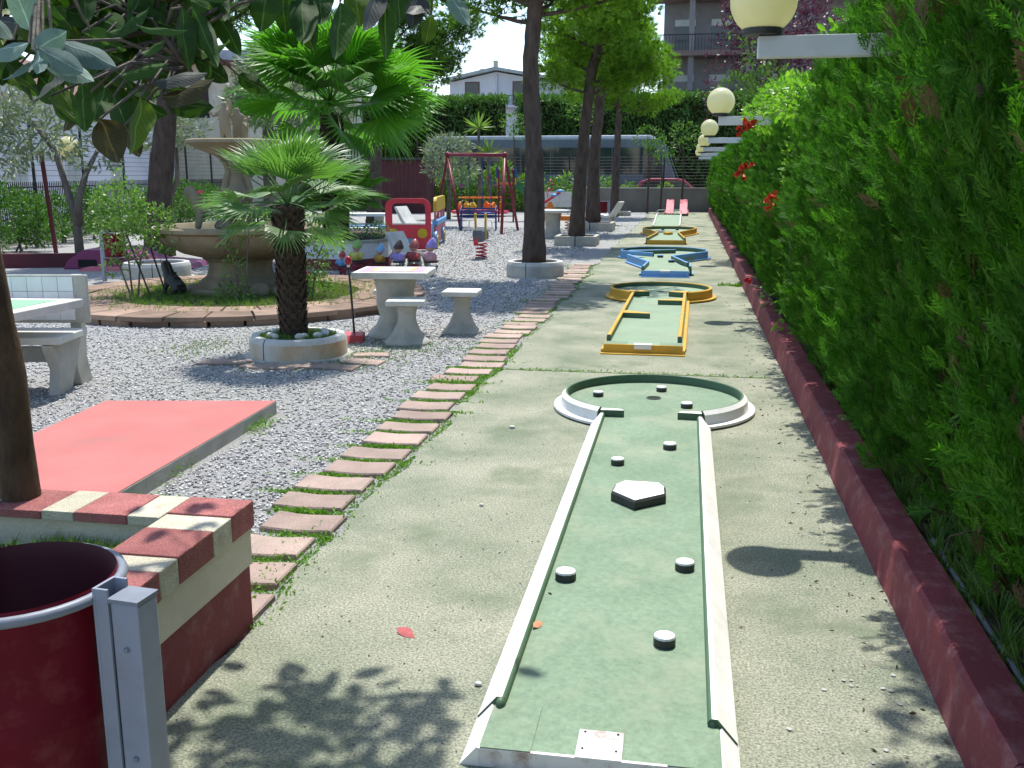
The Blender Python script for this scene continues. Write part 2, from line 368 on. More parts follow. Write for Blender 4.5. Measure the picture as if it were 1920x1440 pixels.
# grass patches on the gravel
gt = tuft(7, .8, .035, .1, 4)
P = []
for cx, cy, sx, sy, n in ((-3.0,9.2,.28,.28,420),(-4.9,9.35,.2,.28,260),(-2.75,9.75,.3,.3,300),(-3.1,8.6,.3,.15,260),(-3.9,8.4,.2,.1,80),(-2.3,12.9,.12,.5,120),(-1.95,15.4,.15,.7,160),
                          (-2.2,33,.35,1.8,420),(-1.9,28.3,.3,1.2,220),(.2,30.8,.3,.2,80),(-2.6,40.5,.6,1.6,300),(-2.95,4.55,.12,.04,60)):
    for q in range(n): P.append((RD.gauss(cx,sx), RD.gauss(cy,sy), 0))
P = np.array(P); V, F = scatter(gt[0], gt[1], P, rng.normal(size=(len(P),3))*.25 + [0,0,1], rng.uniform(.02,.055,len(P)))
tag(npmesh('gravel_grass', V, F, GRASSM), 'sparse short grass growing through the gravel', 'grass', kind='stuff')

# ---------------------------------------------------------------- red kerb along the hedge
k = thing('hedge_kerb', 'long low red painted concrete kerb in front of the cypress hedge', 'kerb', (0,0,0))
prof = [(.86,-.05),(.90,.205),(.915,.22),(1.05,.22),(1.06,-.05)]
ys = [-2.0, 2.55, 5.2, 9.05, 13.8, 19.0, 26.0, 36.0, 47.2]
for i in range(len(ys)-1):
    b = MB(); n = max(6, int((ys[i+1]-ys[i])/.4)); y0 = ys[i]+.004; y1 = ys[i+1]-.004
    R_ = [[(p[0]+RD.uniform(-.006,.006), y0+(y1-y0)*j/n, p[1]+RD.uniform(-.004,.004)) for p in prof] for j in range(n+1)]
    vs_ = [q for r in R_ for q in r]; fs_ = [(j*5+a, j*5+a+1, j*5+a+6, j*5+a+5) for j in range(n) for a in range(4)] + [(0,1,2,3,4)[::-1], tuple(n*5+a for a in range(5))]
    b._add(vs_, fs_); b.build('kerb_section', REDP, k)
bs = MB(); bs.box(1.06, 3.2, -2, 47.3, -.05, .14); tag(bs.build('hedge_bed', SOIL), 'dark soil bed under the cypress hedge', None, kind='structure')
pl = MB(); pl.tube([(1.10,1.0,.17),(1.11,2.2,.165),(1.10,3.4,.168),(1.12,4.4,.16)], .011, 8)
tag(pl.build('irrigation_pipe', mat('grey_pipe', (.25,.27,.30), None, 4, .5), None, True), 'grey plastic irrigation pipe lying behind the red kerb', 'pipe')

# ---------------------------------------------------------------- golf lanes
def sweep(b, path, prof, mis):
    """profile of (outward offset, z) swept along a 2D path; outward is to the left of travel"""
    n = len(path); N = []
    for i in range(n):
        a = Vector(path[max(i-1,0)]); c = Vector(path[min(i+1,n-1)]); p = Vector(path[i])
        d1 = (p - a).normalized() if i > 0 else (c - p).normalized(); d2 = (c - p).normalized() if i < n-1 else d1
        t = (d1 + d2); t = t.normalized() if t.length > 1e-6 else d1
        nn = Vector((-t.y, t.x)); k = max(.45, nn.dot(Vector((-d1.y, d1.x)))); N.append(nn / k)
    m = len(prof); vs_ = [(path[i][0] + N[i].x*o, path[i][1] + N[i].y*o, z) for i in range(n) for o, z in prof]
    for i in range(n-1):
        for j in range(m):
            j2 = (j+1) % m; f = (i*m+j, i*m+j2, (i+1)*m+j2, (i+1)*m+j)
            b.f.append(tuple(q + len(b.v) for q in f[::-1])); b.m.append(mis[j])
    o = len(b.v); b.v += vs_
    b.f.append(tuple(o + j for j in range(m))); b.m.append(mis[0]); b.f.append(tuple(o + (n-1)*m + j for j in range(m))[::-1]); b.m.append(mis[0])
RP1 = [(0,.05),(0,.076),(.004,.084),(.012,.089),(.030,.088),(.094,.013),(.094,.009),(.03,.009)]
RM1 = [0,0,0,1,1,1,1,1]
RP = [(0,.05),(0,.112),(.006,.12),(.032,.12),(.04,.112),(.052,.034),(.085,.028),(.088,.012),(.03,.012)]
RM = [0,1,1,1,1,1,1,1,1]
RING1 = [(0,.05),(0,.116),(.005,.124),(.018,.125),(.046,.098),(.054,.042),(.062,.032),(.103,.028),(.106,.012),(.03,.012)]
RINGM1 = [0,0,0,1,1,1,1,1,1,1]
RINGP = [(0,.05),(0,.118),(.007,.128),(.034,.128),(.044,.118),(.05,.045),(.058,.036),(.105,.030),(.108,.012),(.03,.012)]
RINGM = [0,1,1,1,1,1,1,1,1,1]
def knob(parent, x, y, z, r, h, side, top, name='bump', n=12):
    b = MB(); b.lathe([(r,-.002),(r*1.0,h*.8),(r*.93,h),(0,h*1.02)], n, mi=0); 
    b.m = [1 if i >= n else 0 for i in range(len(b.f))]
    o = b.build(name, [side, top], parent, False); o.location = (x, y, z); return o
BLK = mat('black_paint_and_bump_shade', (.03,.033,.03), (.05,.05,.045), 6, .5)  # black parts; on the golf bumps it paints their shaded sides
# lane 1 ------------------------------------------------ local origin at the front centre
def lane_common(t, W, Ln, ring, colr, bedm, zb, sk=.05):
    cyr = Ln - ring; hw = W
    yn = cyr - math.sqrt(ring*ring - (hw+.02)**2)
    poly = [(-hw-sk,0),(hw+sk,0),(hw+sk,yn)] + [p for p in circ(0, cyr, ring+.02, 40, -PI/2+math.asin((hw+.04)/ring), 3*PI/2-math.asin((hw+.04)/ring), True)] + [(-hw-sk,yn)]
    b = MB(); b.prism(poly, .015, zb); b.build('lane_bed', bedm, t)
    return cyr, yn
t = thing('golf_lane', 'green mini golf lane with white rails and a round end, nearest the camera', 'golf lane', (-.203, 2.6, .02), rad(0.1), 'mini golf lanes in a row')
cyr, yn = lane_common(t, .318, 5.38, .645, WHITE, GREENB, .06, .04)
b = MB(); sweep(b, [(-.318,.24),(-.318,yn+.01)], RP1, RM1); b.build('rail', [GREEND, WHITE], t, auto=40)
b = MB(); sweep(b, [(.318,yn+.01),(.318,.22)], RP1, RM1); b.build('rail', [GREEND, WHITE], t, auto=40)
b = MB(); a = math.asin(.345/.645); sweep(b, circ(0, cyr, .645, 56, -PI/2-a, -5*PI/2+a, True), RING1, RINGM1); b.build('ring_rail', [GREEND, WHITE], t, auto=35)
for s in (-1, 1):
    b = MB(); b.prism([(s*.185,yn-.022),(s*.35,yn-.03),(s*.35,yn+.03),(s*.215,yn+.02)], .058, .108, 0, 1); b.build('baffle', [GREEND, WHITE], t)
    b = MB(); b.ext([(s*.356,.060),(s*.362,.062),(s*.415,.0),(s*.356,.0)], 'y', -.012, .30); b.build('outer_skirt', [WHITE], t)
    b = MB(); b.ball((s*.334, .238, .066), .023, 12, sc=(.75,1.25,1.0)); b.build('rail_end_cap', GREEND, t, True)
    b = MB(); b.box(min(s*.20,s*.352), max(s*.20,s*.352), -.010, .25, .06, .0635); b.build('corner_plate', GREENB, t)
    o = MB(); 
    for (xx, yy) in ((s*.205,.02),(s*.205,.235),(s*.385,.02),(s*.385,.235)): o.ball((xx,yy,.064), .004, 6)
b = MB(); b.box(-.357, .357, -.012, .0, .0, .0598); b.build('front_plate', RUSTW, t)
b = MB(); b.box(-.068, .068, .015, .135, .060, .0655); b.box(-.068,.068,-.016,.0149,.057,.0654); b.build('tee_plate', RUSTW, t, bevel=.001)
for x, y in ((-.05,.03),(.05,.03),(-.05,.12),(.05,.12)):
    b = MB(); b.ball((x, y, .066), .0045, 6); b.build('bolt', BLK, t)
for x, y, r in ((-.453,3.88,.043),(.041,4.07,.041),(-.029,3.35,.041),(-.353,5.60,.040),(-.057,5.99,.040),(-.625,7.40,.042),(-.151,7.66,.042),(.045,7.13,.042)):
    knob(t, x+.203, y-2.6, .06, r*RD.uniform(.95,1.05), .038, BLK, WHITE)  # black sides paint in the shade of the backlit bumps
b = MB(); P6 = [(-.14,.02),(-.01,-.12),(.145,.02),(.14,.15),(.105,.22),(-.085,.225),(-.13,.15)]
b.prism(P6, 0, .05, 0, 1, inset=.012); o = b.build('hexagonal_bump', [BLK, WHITE], t); o.location = (0, 2.32, .06)  # sides darkened in the colour, as on the round bumps
b = MB(); b.lathe([(.055,.0),(0,.0)], 24); o = b.build('hole', BLACK, t); o.location = (0, 4.80, .0625)
b = MB(); b.lathe([(.058,0),(.058,.003),(.051,.003),(.051,0)], 24); o = b.build('hole_rim', GREEND, t); o.location = (0, 4.80, .0625)
# fallen leaves
def drop_leaf(x, y, z, s, m, rz, label):
    V = [(-.5,0,.05),(-.25,-.16,.0),(-.25,0,.09),(-.25,.16,.12),(.1,-.2,.02),(.1,0,.08),(.1,.2,.16),(.5,0,.02)]
    F = [(0,1,2),(0,2,3),(1,4,5,2),(2,5,6,3),(4,7,5),(5,7,6)]
    b = MB(); b._add([(a*s,c*s,d*s) for a,c,d in V], F); o = b.build('fallen_leaf', m, None, True); o.location = (x, y, z); o.rotation_euler = (.15, .1, rz); tag(o, label, 'leaf', 'fallen leaves on the ground')
drop_leaf(-.505, 3.42, .083, .075, mat('dry_leaf_tan', (.55,.27,.14), (.45,.20,.10), 30, .7), 1.2, 'tan dry leaf lying on the green lane near its left rail')
drop_leaf(-1.01, 3.38, .024, .10, mat('dry_leaf_pink', (.55,.13,.12), (.40,.09,.09), 30, .6), -.5, 'curled pink red leaf on the concrete left of the near lane')
drop_leaf(-.50, 3.72, .083, .03, mat('dry_leaf_brown', (.16,.06,.04), None, 30, .7), 2.2, 'tiny dark brown leaf on the green lane beside a bump')
drop_leaf(.26, 3.66, .024, .02, MATS['dry_leaf_brown'], .4, 'small dark crumpled leaf on concrete right of the near lane')
drop_leaf(.30, 4.6, .024, .018, MATS['dry_leaf_brown'], 1.4, 'tiny brown leaf crumb on concrete by the white rail')
drop_leaf(.72, 9.9, .024, .03, MATS['dry_leaf_tan'], 1.4, 'small tan leaf near the red kerb beyond the near lane')

# lane 2: yellow with wedges
t = thing('golf_lane', 'green mini golf lane with yellow rails and four wedges, second from the camera', 'golf lane', (-.395, 9.62, .02), rad(-.5), 'mini golf lanes in a row')
cyr, yn = lane_common(t, .33, 5.30, .68, YELL, GREYGRN, .09)
for sd in (-1, 1):
    pa = [(sd*.33,.18),(sd*.33,yn-.005)]; pa = pa if sd < 0 else pa[::-1]
    b = MB(); sweep(b, pa, [(o,z+.035 if z > .045 else z) for o,z in RP], RM); b.build('rail', [GREEND, YELL], t)
    b = MB(); b.box(min(sd*.33,sd*.41), max(sd*.33,sd*.41), -.03, yn-.05, .0, .045); b.build('base_flange', YELL, t)
    b = MB(); b.box(min(sd*.16,sd*.385), max(sd*.16,sd*.385), .0, .17, .09, .094); b.build('corner_plate', GREENB, t)
b = MB(); a = math.asin(.355/.68); sweep(b, circ(0, cyr, .68, 56, -PI/2-a, -5*PI/2+a, True), [(o, z+.025 if z > .045 else z) for o,z in RINGP], RINGM); b.build('ring_rail', [GREEND, YELL], t, auto=35)
def wedge(t, pts, z0, z1, m):
    b = MB(); b.prism(pts, z0, z1, 0, 1); b.build('wedge', [GREEND, m], t)
wedge(t, [(-.335,1.86),(-.335,2.08),(-.02,1.88),(-.02,1.82)], .088, .15, YELL)
wedge(t, [(.335,3.10),(.335,3.34),(.02,3.16),(.02,3.10)], .088, .15, YELL)
wedge(t, [(-.36,yn-.14),(-.42,yn+.09),(-.13,yn+.02),(-.13,yn-.04)], .088, .158, YELL)
wedge(t, [(.36,yn-.14),(.42,yn+.09),(.13,yn+.02),(.13,yn-.04)], .088, .158, YELL)
b = MB(); b.box(-.385,.385,-.022,0,.0,.092); b.build('front_plate', YELL, t)
b = MB(); b.box(-.41,.41,-.09,-.023,.0,.012); b.build('base_flange', YELL, t)
b = MB(); b.box(-.085,.085,-.03,.05,.088,.098); b.box(-.085,.085,-.032,-.0235,.05,.0879); b.build('tee_plate', WHITE, t, bevel=.002)
b = MB(); b.lathe([(.055,0),(0,0)], 20); o = b.build('hole', BLACK, t); o.location = (0, cyr-.05, .0925)

# lane 3: blue zig zag
t = thing('golf_lane', 'green mini golf lane with blue zigzag rails, third from the camera', 'golf lane', (-.36, 17.1, .02), 0, 'mini golf lanes in a row')
zb = .09
BP = [(o,z+.05 if z > .045 else z) for o,z in RP]
inner_r = [(.36,.30),(.24,1.20),(.24,1.25),(-.02,2.55),(.30,3.0),(.62,3.6)]
left = [(-.36,.25),(-.30,1.2),(-.62,2.6),(-.35,3.0),(-.60,3.35)]
bedp = [(-.41,0),(.41,0),(.38,.9),(.27,1.25),(.05,2.5),(.5,3.2)] + circ(-.1, 4.0, .86, 24, -.6, PI+.6, True) + [(-.66,3.1),(-.45,2.95),(-.72,2.6),(-.34,1.2),(-.38,.9)]
b = MB(); b.prism(bedp, .015, zb); b.build('lane_bed', GREYGRN, t)
for pth in ([(-.37,.2),(-.32,1.25),(-.78,2.75)], [(.40,.85),(.40,.3)][::1], [(.74,3.75),(.05,2.55),(.36,1.0)], [(-.30,3.2),(-.98,3.75)]):
    b = MB(); sweep(b, pth, BP, RM); b.build('rail', [GREEND, BLUE], t)
b = MB(); sweep(b, circ(-.12, 3.98, .86, 36, PI+.25, -.25, True), [(o, z+.05 if z > .045 else z) for o,z in RINGP], RINGM); b.build('ring_rail', [GREEND, BLUE], t, auto=35)
wedge(t, [(-.86,3.62),(-.80,3.85),(.12,4.2),(.12,4.12)], .088, .17, BLUE)
for x, y in ((-.17,3.0),(.07,1.9)): knob(t, x, y, zb, .06, .05, BLK, BLUE)
b = MB(); b.box(-.40,.40,-.022,0,.0,.11); b.build('front_plate', BLUE, t)
b = MB(); b.box(-.43,.43,-.09,-.023,.0,.012); b.build('base_flange', BLUE, t)
b = MB(); b.box(-.085,.085,-.03,.05,.088,.118); b.build('tee_plate', WHITE, t)

# lane 4: yellow hourglass
t = thing('golf_lane', 'green mini golf lane with yellow hourglass rails and a diamond block, fourth from the camera', 'golf lane', (-.54, 25.2, .02), 0, 'mini golf lanes in a row')
half = [(.45,0),(.26,2.6),(.30,2.8),(.66,4.1),(.72,4.35)]
bedp = [(-.45,0),(.45,0),(.26,2.7),(.66,4.1)] + circ(0, 4.75, .75, 18, -.3, PI+.3, True) + [(-.66,4.1),(-.26,2.7)]
b = MB(); b.prism(bedp, .015, .09); b.build('lane_bed', GREYGRN, t)
for sd in (-1, 1):
    pa = [(sd*x,y+.02) for x, y in half]; pa = pa if sd < 0 else pa[::-1]
    b = MB(); sweep(b, pa, BP, RM); b.build('rail', [GREEND, YELL], t)
b = MB(); sweep(b, circ(0, 4.75, .75, 36, PI+.45, -.45, True), [(o, z+.05 if z > .045 else z) for o,z in RINGP], RINGM); b.build('ring_rail', [GREEND, YELL], t, auto=35)
b = MB(); b.prism([(-.13,0),(0,-.28),(.13,0),(0,.28)], 0, .07, 0, 0, inset=.015); o = b.build('diamond_block', YELL, t); o.location = (0, 2.7, .09)
b = MB(); b.box(-.47,.47,-.025,0,.0,.11); b.build('front_plate', YELL, t)
for x, y in ((-.2,4.9),(.22,4.9)): knob(t, x, y, .09, .045, .05, BLK, BLK)
# lane 5: humped ramp
t = thing('golf_lane', 'pale green mini golf ramp with scroll ironwork at its top, fifth from the camera', 'golf lane', (-.72, 33.4, .02), 0, 'mini golf lanes in a row'); t.scale = (1,1,.62)
b = MB(); b.ext([(0,.015),(5.2,.015),(5.2,.34),(4.4,.36),(3.2,.30),(1.4,.11),(0,.07)], 'x', -.42, .42); b.build('ramp_bed', GREYGRN, t)
for sd in (-1, 1):
    b = MB(); b.ext([(0,.01),(5.2,.01),(5.2,.46),(4.3,.46),(3.2,.38),(1.4,.17),(0,.12)], 'x', sd*.42, sd*.46); b.build('side_rail', CONCW, t)
b = MB()
for sd in (-1, 1): b.tube([(0,4.5,.40),(sd*.06,4.5,.50),(sd*.14,4.5,.46),(sd*.2,4.5,.40),(sd*.28,4.5,.47),(sd*.33,4.5,.42)], .014, 6)
b.tube([(-.42,4.5,.39),(.42,4.5,.39)], .012, 6); b.build('scroll_ironwork', BLK, t, True)
b = MB(); b.tube([(-.44,4.6,.42),(-.44,4.6,.60),(-.38,4.6,.66),(.38,4.6,.66),(.44,4.6,.60),(.44,4.6,.42)], .02, 6); b.build('hoop_bar', CONCW, t, True)
# lane 6: red double ramp
REDPINK = mat('pink_red_paint', (.62,.10,.13), (.52,.08,.10), 3, .5, dirt=(.5,.25,.25), damt=.4)
t = thing('golf_lane', 'mini golf lane with two red ramps by the back wall, farthest from the camera', 'golf lane', (-.52, 42.6, .02), 0, 'mini golf lanes in a row')
b = MB(); b.box(-.45,.45,0,3.6,.01,.08); b.build('lane_bed', GREYGRN, t)
for sd in (-1, 1):
    b = MB(); b.ext([(.6,.08),(2.6,.08),(2.6,.62),(2.4,.62)], 'x', min(sd*.13,sd*.45), max(sd*.13,sd*.45)); b.build('red_ramp', REDPINK, t)
    b = MB(); b.box(min(sd*.45,sd*.50), max(sd*.45,sd*.50), 0, 3.6, .01, .14); b.build('rail', REDPINK, t)
b = MB(); b.box(-.48,.48,-.03,0,.0,.10); b.build('front_plate', BLK, t)
# ---------------------------------------------------------------- near brick planter with striped coping
t = thing('brick_planter', 'raised garden planter with red and cream brick coping and cream and red painted wall', 'planter', (-1.61, 3.39, 0))
# local: corner at 0,0; right wall runs to -y, far wall runs to -x
b = MB(); b.box(-.245,-.02,-5.2,-.02,0,.27); b.box(-3.4,-.2451,-.235,-.02,0,.27); b.build('red_wall_band', REDP, t)
b = MB(); b.box(-.24,-.012,-5.2,-.012,.27,.4195); b.box(-3.4,-.2401,-.215,-.012,.27,.484); b.build('cream_wall_band', CREAM, t)
b = MB(); b.box(-3.3,-.25,-5.2,-.24,0,.375); b.build('soil_fill', SOIL, t)
ye = [0,-.19,-.335,-.58,-.70,-.92,-1.04,-1.27,-1.39,-1.62,-1.74,-1.97,-2.09,-2.32,-2.44,-2.67]
def brick(x0,x1,y0,y1,m,zb=.421):
    b = MB(); j = .0018; b.box(x0+j,x1-j,y0+j,y1-j,zb+RD.uniform(-.002,.002),.52+RD.uniform(-.004,.004)); b.build('brick', m, t, bevel=.004)
for i in range(len(ye)-1):
    m = BRK_R if i % 2 == 0 else BRK_C; h = 1
    for q in range(h):
        a0 = ye[i] + (ye[i+1]-ye[i])*q/h; a1 = ye[i] + (ye[i+1]-ye[i])*(q+1)/h
        if i > 0: brick(-.255,.004,a1,a0,m)
        else: brick(-.255,.004,-.19,.0,m)
xe = [-.255,-.385,-.60,-.735,-.95,-1.085,-1.30,-1.435,-1.65,-1.785,-2.0,-2.135,-2.35]
for i in range(len(xe)-1):
    m = BRK_C if i % 2 == 0 else BRK_R; h = 1
    for q in range(h):
        a0 = xe[i] + (xe[i+1]-xe[i])*q/h; a1 = xe[i] + (xe[i+1]-xe[i])*(q+1)/h
        brick(a1,a0,-.245,0,m,.485)
P = [(RD.uniform(-3.1,-1.95), RD.uniform(.9,3.05), .375) for i in range(1500)] + [(RD.gauss(-2.15,.14), min(3.12,RD.gauss(2.98,.13)), .375) for i in range(700)]
P = np.array(P); V, F = scatter(gt[0], gt[1], P, rng.normal(size=(len(P),3))*.5 + [0,0,.8], rng.uniform(.04,.11,len(P)))
tag(npmesh('planter_grass', V, F, GRASSM), 'short grass and moss growing inside the brick planter', 'grass', kind='stuff')

# ---------------------------------------------------------------- litter bins
GREYM = mat('grey_metal_paint', (.21,.23,.27), (.17,.19,.225), 5, .45, .03, 80, .4, dirt=(.10,.09,.08), dscale=9, damt=.35)
GREYL = mat('light_grey_metal', (.27,.29,.345), (.23,.25,.30), 5, .4, .03, 80, .4, dirt=(.14,.13,.12), dscale=12, damt=.35)
BINR = mat('bin_red', (.125,.002,.011), (.095,.002,.009), 4, .5, .08, 30, .15, dirt=(.20,.05,.05), dscale=14, damt=.5)
BINI = mat('bin_inside', (.06,.003,.009), (.04,.003,.007), 4, .6)
def litter_bin(name, label, loc, rz, s=1.0, near=False, zr=1.0, group=None):
    t = thing(name, label, 'litter bin', loc, rz, group); n = 40 if near else 18
    h = .47*s; r = .178*s
    b = MB(); b.lathe([(r*.90,zr-h),(r*.93,zr-h*.55),(r*.94,zr-h*.54),(r*.94,zr-h*.52),(r*.935,zr-h*.51),(r*.985,zr-.02),(r,zr-.005),(r*.985,zr+.003)], n); b.lathe([(0,zr-h+.005),(r*.90,zr-h)], n); b.build('bucket', BINR, t, auto=40)
    b = MB(); b.lathe([(r*.984,zr+.003),(r*.93,zr-.03),(r*.86,zr-h+.02),(0,zr-h+.02)], n); b.build('bucket_inside', BINI, t, True)
    b = MB(); b.tube([(x, y, zr-.012*s) for x, y in circ(0,0,r+.006*s,n)] + [(r+.006*s,0,zr-.012*s)], .011*s, 8, cap=False); b.build('top_ring', GREYM, t, True)
    b = MB(); b.tube([(x, y, zr-h*.93) for x, y in circ(0,0,r*.92+.012*s,n)] + [(r*.92+.012*s,0,zr-h*.93)], .010*s, 8, cap=False); b.build('lower_ring', GREYM, t, True)
    b = MB(); x0 = r+.012*s
    b.box(x0,x0+.006*s,-.03*s,.03*s,zr-h*.97,zr+.012*s); b.box(x0+.0061*s,x0+.032*s,-.03*s,-.024*s,zr-h*.97,zr+.012*s); b.box(x0+.0061*s,x0+.032*s,.024*s,.03*s,zr-h*.97,zr+.012*s); b.build('bracket', GREYL, t, bevel=.001*s)
    x1 = x0+.036*s
    b = MB(); b.box(x1,x1+.058*s,-.029*s,.029*s,0,zr-.012*s); b.build('post', GREYL, t, bevel=.004*s)
    b = MB(); b.box(x1-.004*s,x1+.060*s,-.031*s,.031*s,zr-.0118*s,zr-.004*s); b.build('post_cap', GREYM, t)
    for z in (zr-.10*s, zr-.32*s):
        b = MB(); b.ball((x1+.029*s,-.031*s,z), .006*s, 8); b.build('bolt', GREYM, t)
    return t
litter_bin('litter_bin', 'large dark red litter bin on grey post, cut by the left picture edge', (-1.225, 1.56, 0), rad(-6), 1.0, True, 1.005)
litter_bin('litter_bin', 'small red litter bin on grey post before the purple ramp', (-9.30, 14.98, 0), rad(172), .95, False, .82)
litter_bin('litter_bin', 'left red litter bin of the pair by the third pine', (-3.47, 36.7, 0), rad(175), .95, False, .78, 'paired bins by the pine')
litter_bin('litter_bin', 'right red litter bin of the pair by the third pine', (-3.12, 36.8, 0), rad(5), .95, False, .78, 'paired bins by the pine')

# ---------------------------------------------------------------- pink slab
PINK = mat('pink_painted_slab', (.49,.165,.15), (.42,.14,.128), 1.7, .8, .12, 120, .15, dirt=(.33,.15,.13), dscale=2.6, damt=.7, grain=.2)
t = thing('platform_slab', 'flat pink painted concrete slab lying on the gravel behind the brick planter', 'slab')
pts4 = [(-3.55,4.35),(-2.83,4.42),(-2.97,6.73),(-4.2,6.52)]
pts4 = [(-4.03,4.30),(-2.92,4.52),(-2.97,6.74),(-4.22,6.52)]
b = MB(); b.prism(pts4, -.02, .096); b.build('slab_body', CONCG, t, bevel=.004)
b = MB(); b.prism([(p[0]*.998-.008, p[1]*.998+.009) for p in pts4], .0961, .101); b.build('painted_top', PINK, t)

# ---------------------------------------------------------------- tiled bench and green topped table
t = thing('garden_bench', 'concrete bench with white tiled backrest at the left edge', 'bench', (-4.98, 7.3, 0), rad(10.2))
side = [(-.42,0),(-.21,0),(-.10,.20),(.0,.0),(.34,.0),(.27,.22),(.30,.40),(.31,.92),(.235,.92),(.20,.44),(-.46,.44),(-.40,.30),(-.34,.22)]
side = [(-.30,0),(-.06,0),(.06,.18),(.14,0),(.36,0),(.28,.22),(.31,.42),(.325,.92),(.24,.92),(.20,.42),(-.36,.42),(-.24,.2)]
for x in (-.10, -1.55):
    b = MB(); b.ext(side, 'x', x, x+.09); b.build('end_support', CONCG, t, bevel=.008)
b = MB(); b.box(-1.75,.06,-.36,.17,.425,.485); b.build('seat', CONCW, t, bevel=.01)
b = MB(); b.box(-1.75,-.14,.0,.10,.22,.34); b.build('stretcher', CONCG, t)
b = MB(); b.box(-1.75,.075,.19,.235,.52,.925); b.build('backrest', CONCG, t, bevel=.01)
TILE = mat('white_tile', (.72,.74,.76), (.66,.68,.70), 6, .2, spec=.5, rnd=.08)
for i in range(13):
    for j in range(3):
        b = MB(); b.box(-1.70+i*.128+.002,-1.70+(i+1)*.128-.002,.183,.1895,.545+j*.122+.002,.545+(j+1)*.122-.002); b.build('tile', TILE, t)
t = thing('game_table', 'white concrete table with pale green painted top beside the tiled bench', 'table', (-5.3, 6.75, 0), rad(0))
b = MB(); b.prism([(-1.2,-1.4),(.42,-1.05),(.44,.57),(-1.2,.35)], .68, .75); b.build('table_top', CONCW, t, bevel=.008)
b = MB(); b.prism([(-1.14,-1.3),(.30,-1.0),(.30,.42),(-1.14,.27)], .7502, .754); b.build('green_panel', mat('mint_paint', (.22,.46,.25), (.19,.41,.22), 3, .5), t)
b = MB(); b.ext([(-.7,0),(-.1,0),(-.25,.3),(-.12,.68),(-.68,.68),(-.55,.3)], 'x', -.9, -.75); b.build('pedestal', CONCG, t)

# ---------------------------------------------------------------- concrete tables and stools
def flared(b, w, h, wt, z0=0.0, n=20, sq=.55):
    prof = [(w,0),(w*1.0,.05*h),(w*.88,.10*h),(w*.70,.20*h),(w*.56,.34*h),(w*wt,.55*h),(w*wt*.96,.72*h),(w*wt*1.06,.90*h),(w*wt*1.22,h)]
    for j in range(len(prof)):
        pass
    vs_ = []; fs_ = []
    for r, z in prof:
        for i in range(n):
            a = 2*PI*i/n; c, s_ = math.cos(a), math.sin(a); k = (abs(c)**4 + abs(s_)**4) ** -.25; k = 1 + (k-1)*sq
            f = 1 + .05*math.cos(8*a); vs_.append((r*c*k*f, r*s_*k*f, z+z0))
    for j in range(len(prof)-1):
        for i in range(n): fs_.append((j*n+i, j*n+(i+1)%n, (j+1)*n+(i+1)%n, (j+1)*n+i))
    b._add(vs_, fs_ + [tuple(range(n))[::-1], tuple((len(prof)-1)*n+i for i in range(n))])
def stool(label, loc, rz, h=.47, w=.20, top=.19):
    t = thing('stool', label, 'stool', loc, rz, 'concrete stools round the game table')
    b = MB(); flared(b, w, h-.055, .40); b.build('pedestal', CONCG, t, True)
    b = MB(); b.box(-top,top,-top,top,h-.055,h); b.build('seat', CONCW, t, bevel=.015)
stool('concrete stool in front of the game table, nearest the camera', (-2.88, 9.95, 0), rad(10), .47, .24, .20)
stool('concrete stool standing alone right of the game table', (-2.47, 10.75, 0), rad(3), .48, .22, .20)
stool('concrete stool half hidden behind the game table', (-3.35, 11.05, 0), rad(8), .45, .21, .21)
t = thing('game_table', 'square concrete table with a printed game board top beside the pines', 'table', (-3.12, 10.35, 0), rad(6))
b = MB(); flared(b, .30, .665, .68, sq=.35); b.build('pedestal', CONCG, t, True)
b = MB(); b.box(-.40,.40,-.36,.36,.665,.735); b.build('table_top', CONCW, t, bevel=.014)
PRP = mat('board_mauve', (.42,.30,.38), (.36,.26,.33), 20, .6); YBD = mat('board_yellow', (.66,.55,.10), None, 20, .6); BDC = mat('board_tan', (.60,.50,.36), (.46,.40,.36), 30, .6)
b = MB(); b.box(-.34,.34,-.26,.28,.7352,.7375); b.build('board_field', PRP, t)
b = MB(); b.box(-.22,.22,-.20,.22,.7376,.739); b.build('board_centre', BDC, t)
for x in (-.22, .19):
    b = MB(); b.box(x,x+.03,-.20,.22,.7391,.7402); b.build('board_stripe', YBD, t)
t = thing('picnic_table', 'round topped concrete table between the near pines', 'table', (-3.72, 27.6, 0))
b = MB(); flared(b, .34, .70, .6, sq=.1); b.build('pedestal', CONCG, t, True)
b = MB(); b.lathe([(0,.70),(.52,.70),(.54,.715),(.54,.765),(.52,.78),(0,.78)], 28); b.build('table_top', CONCW, t, auto=40)
t = thing('stool', 'low concrete stool beside the round table, left of the second pine', 'stool', (-2.98, 27.5, 0), 0, 'far concrete stools')
b = MB(); flared(b, .22, .40, .5); b.build('pedestal', CONCG, t, True)
b = MB(); b.box(-.24,.24,-.2,.2,.40,.46); b.build('seat', CONCG, t, bevel=.015)

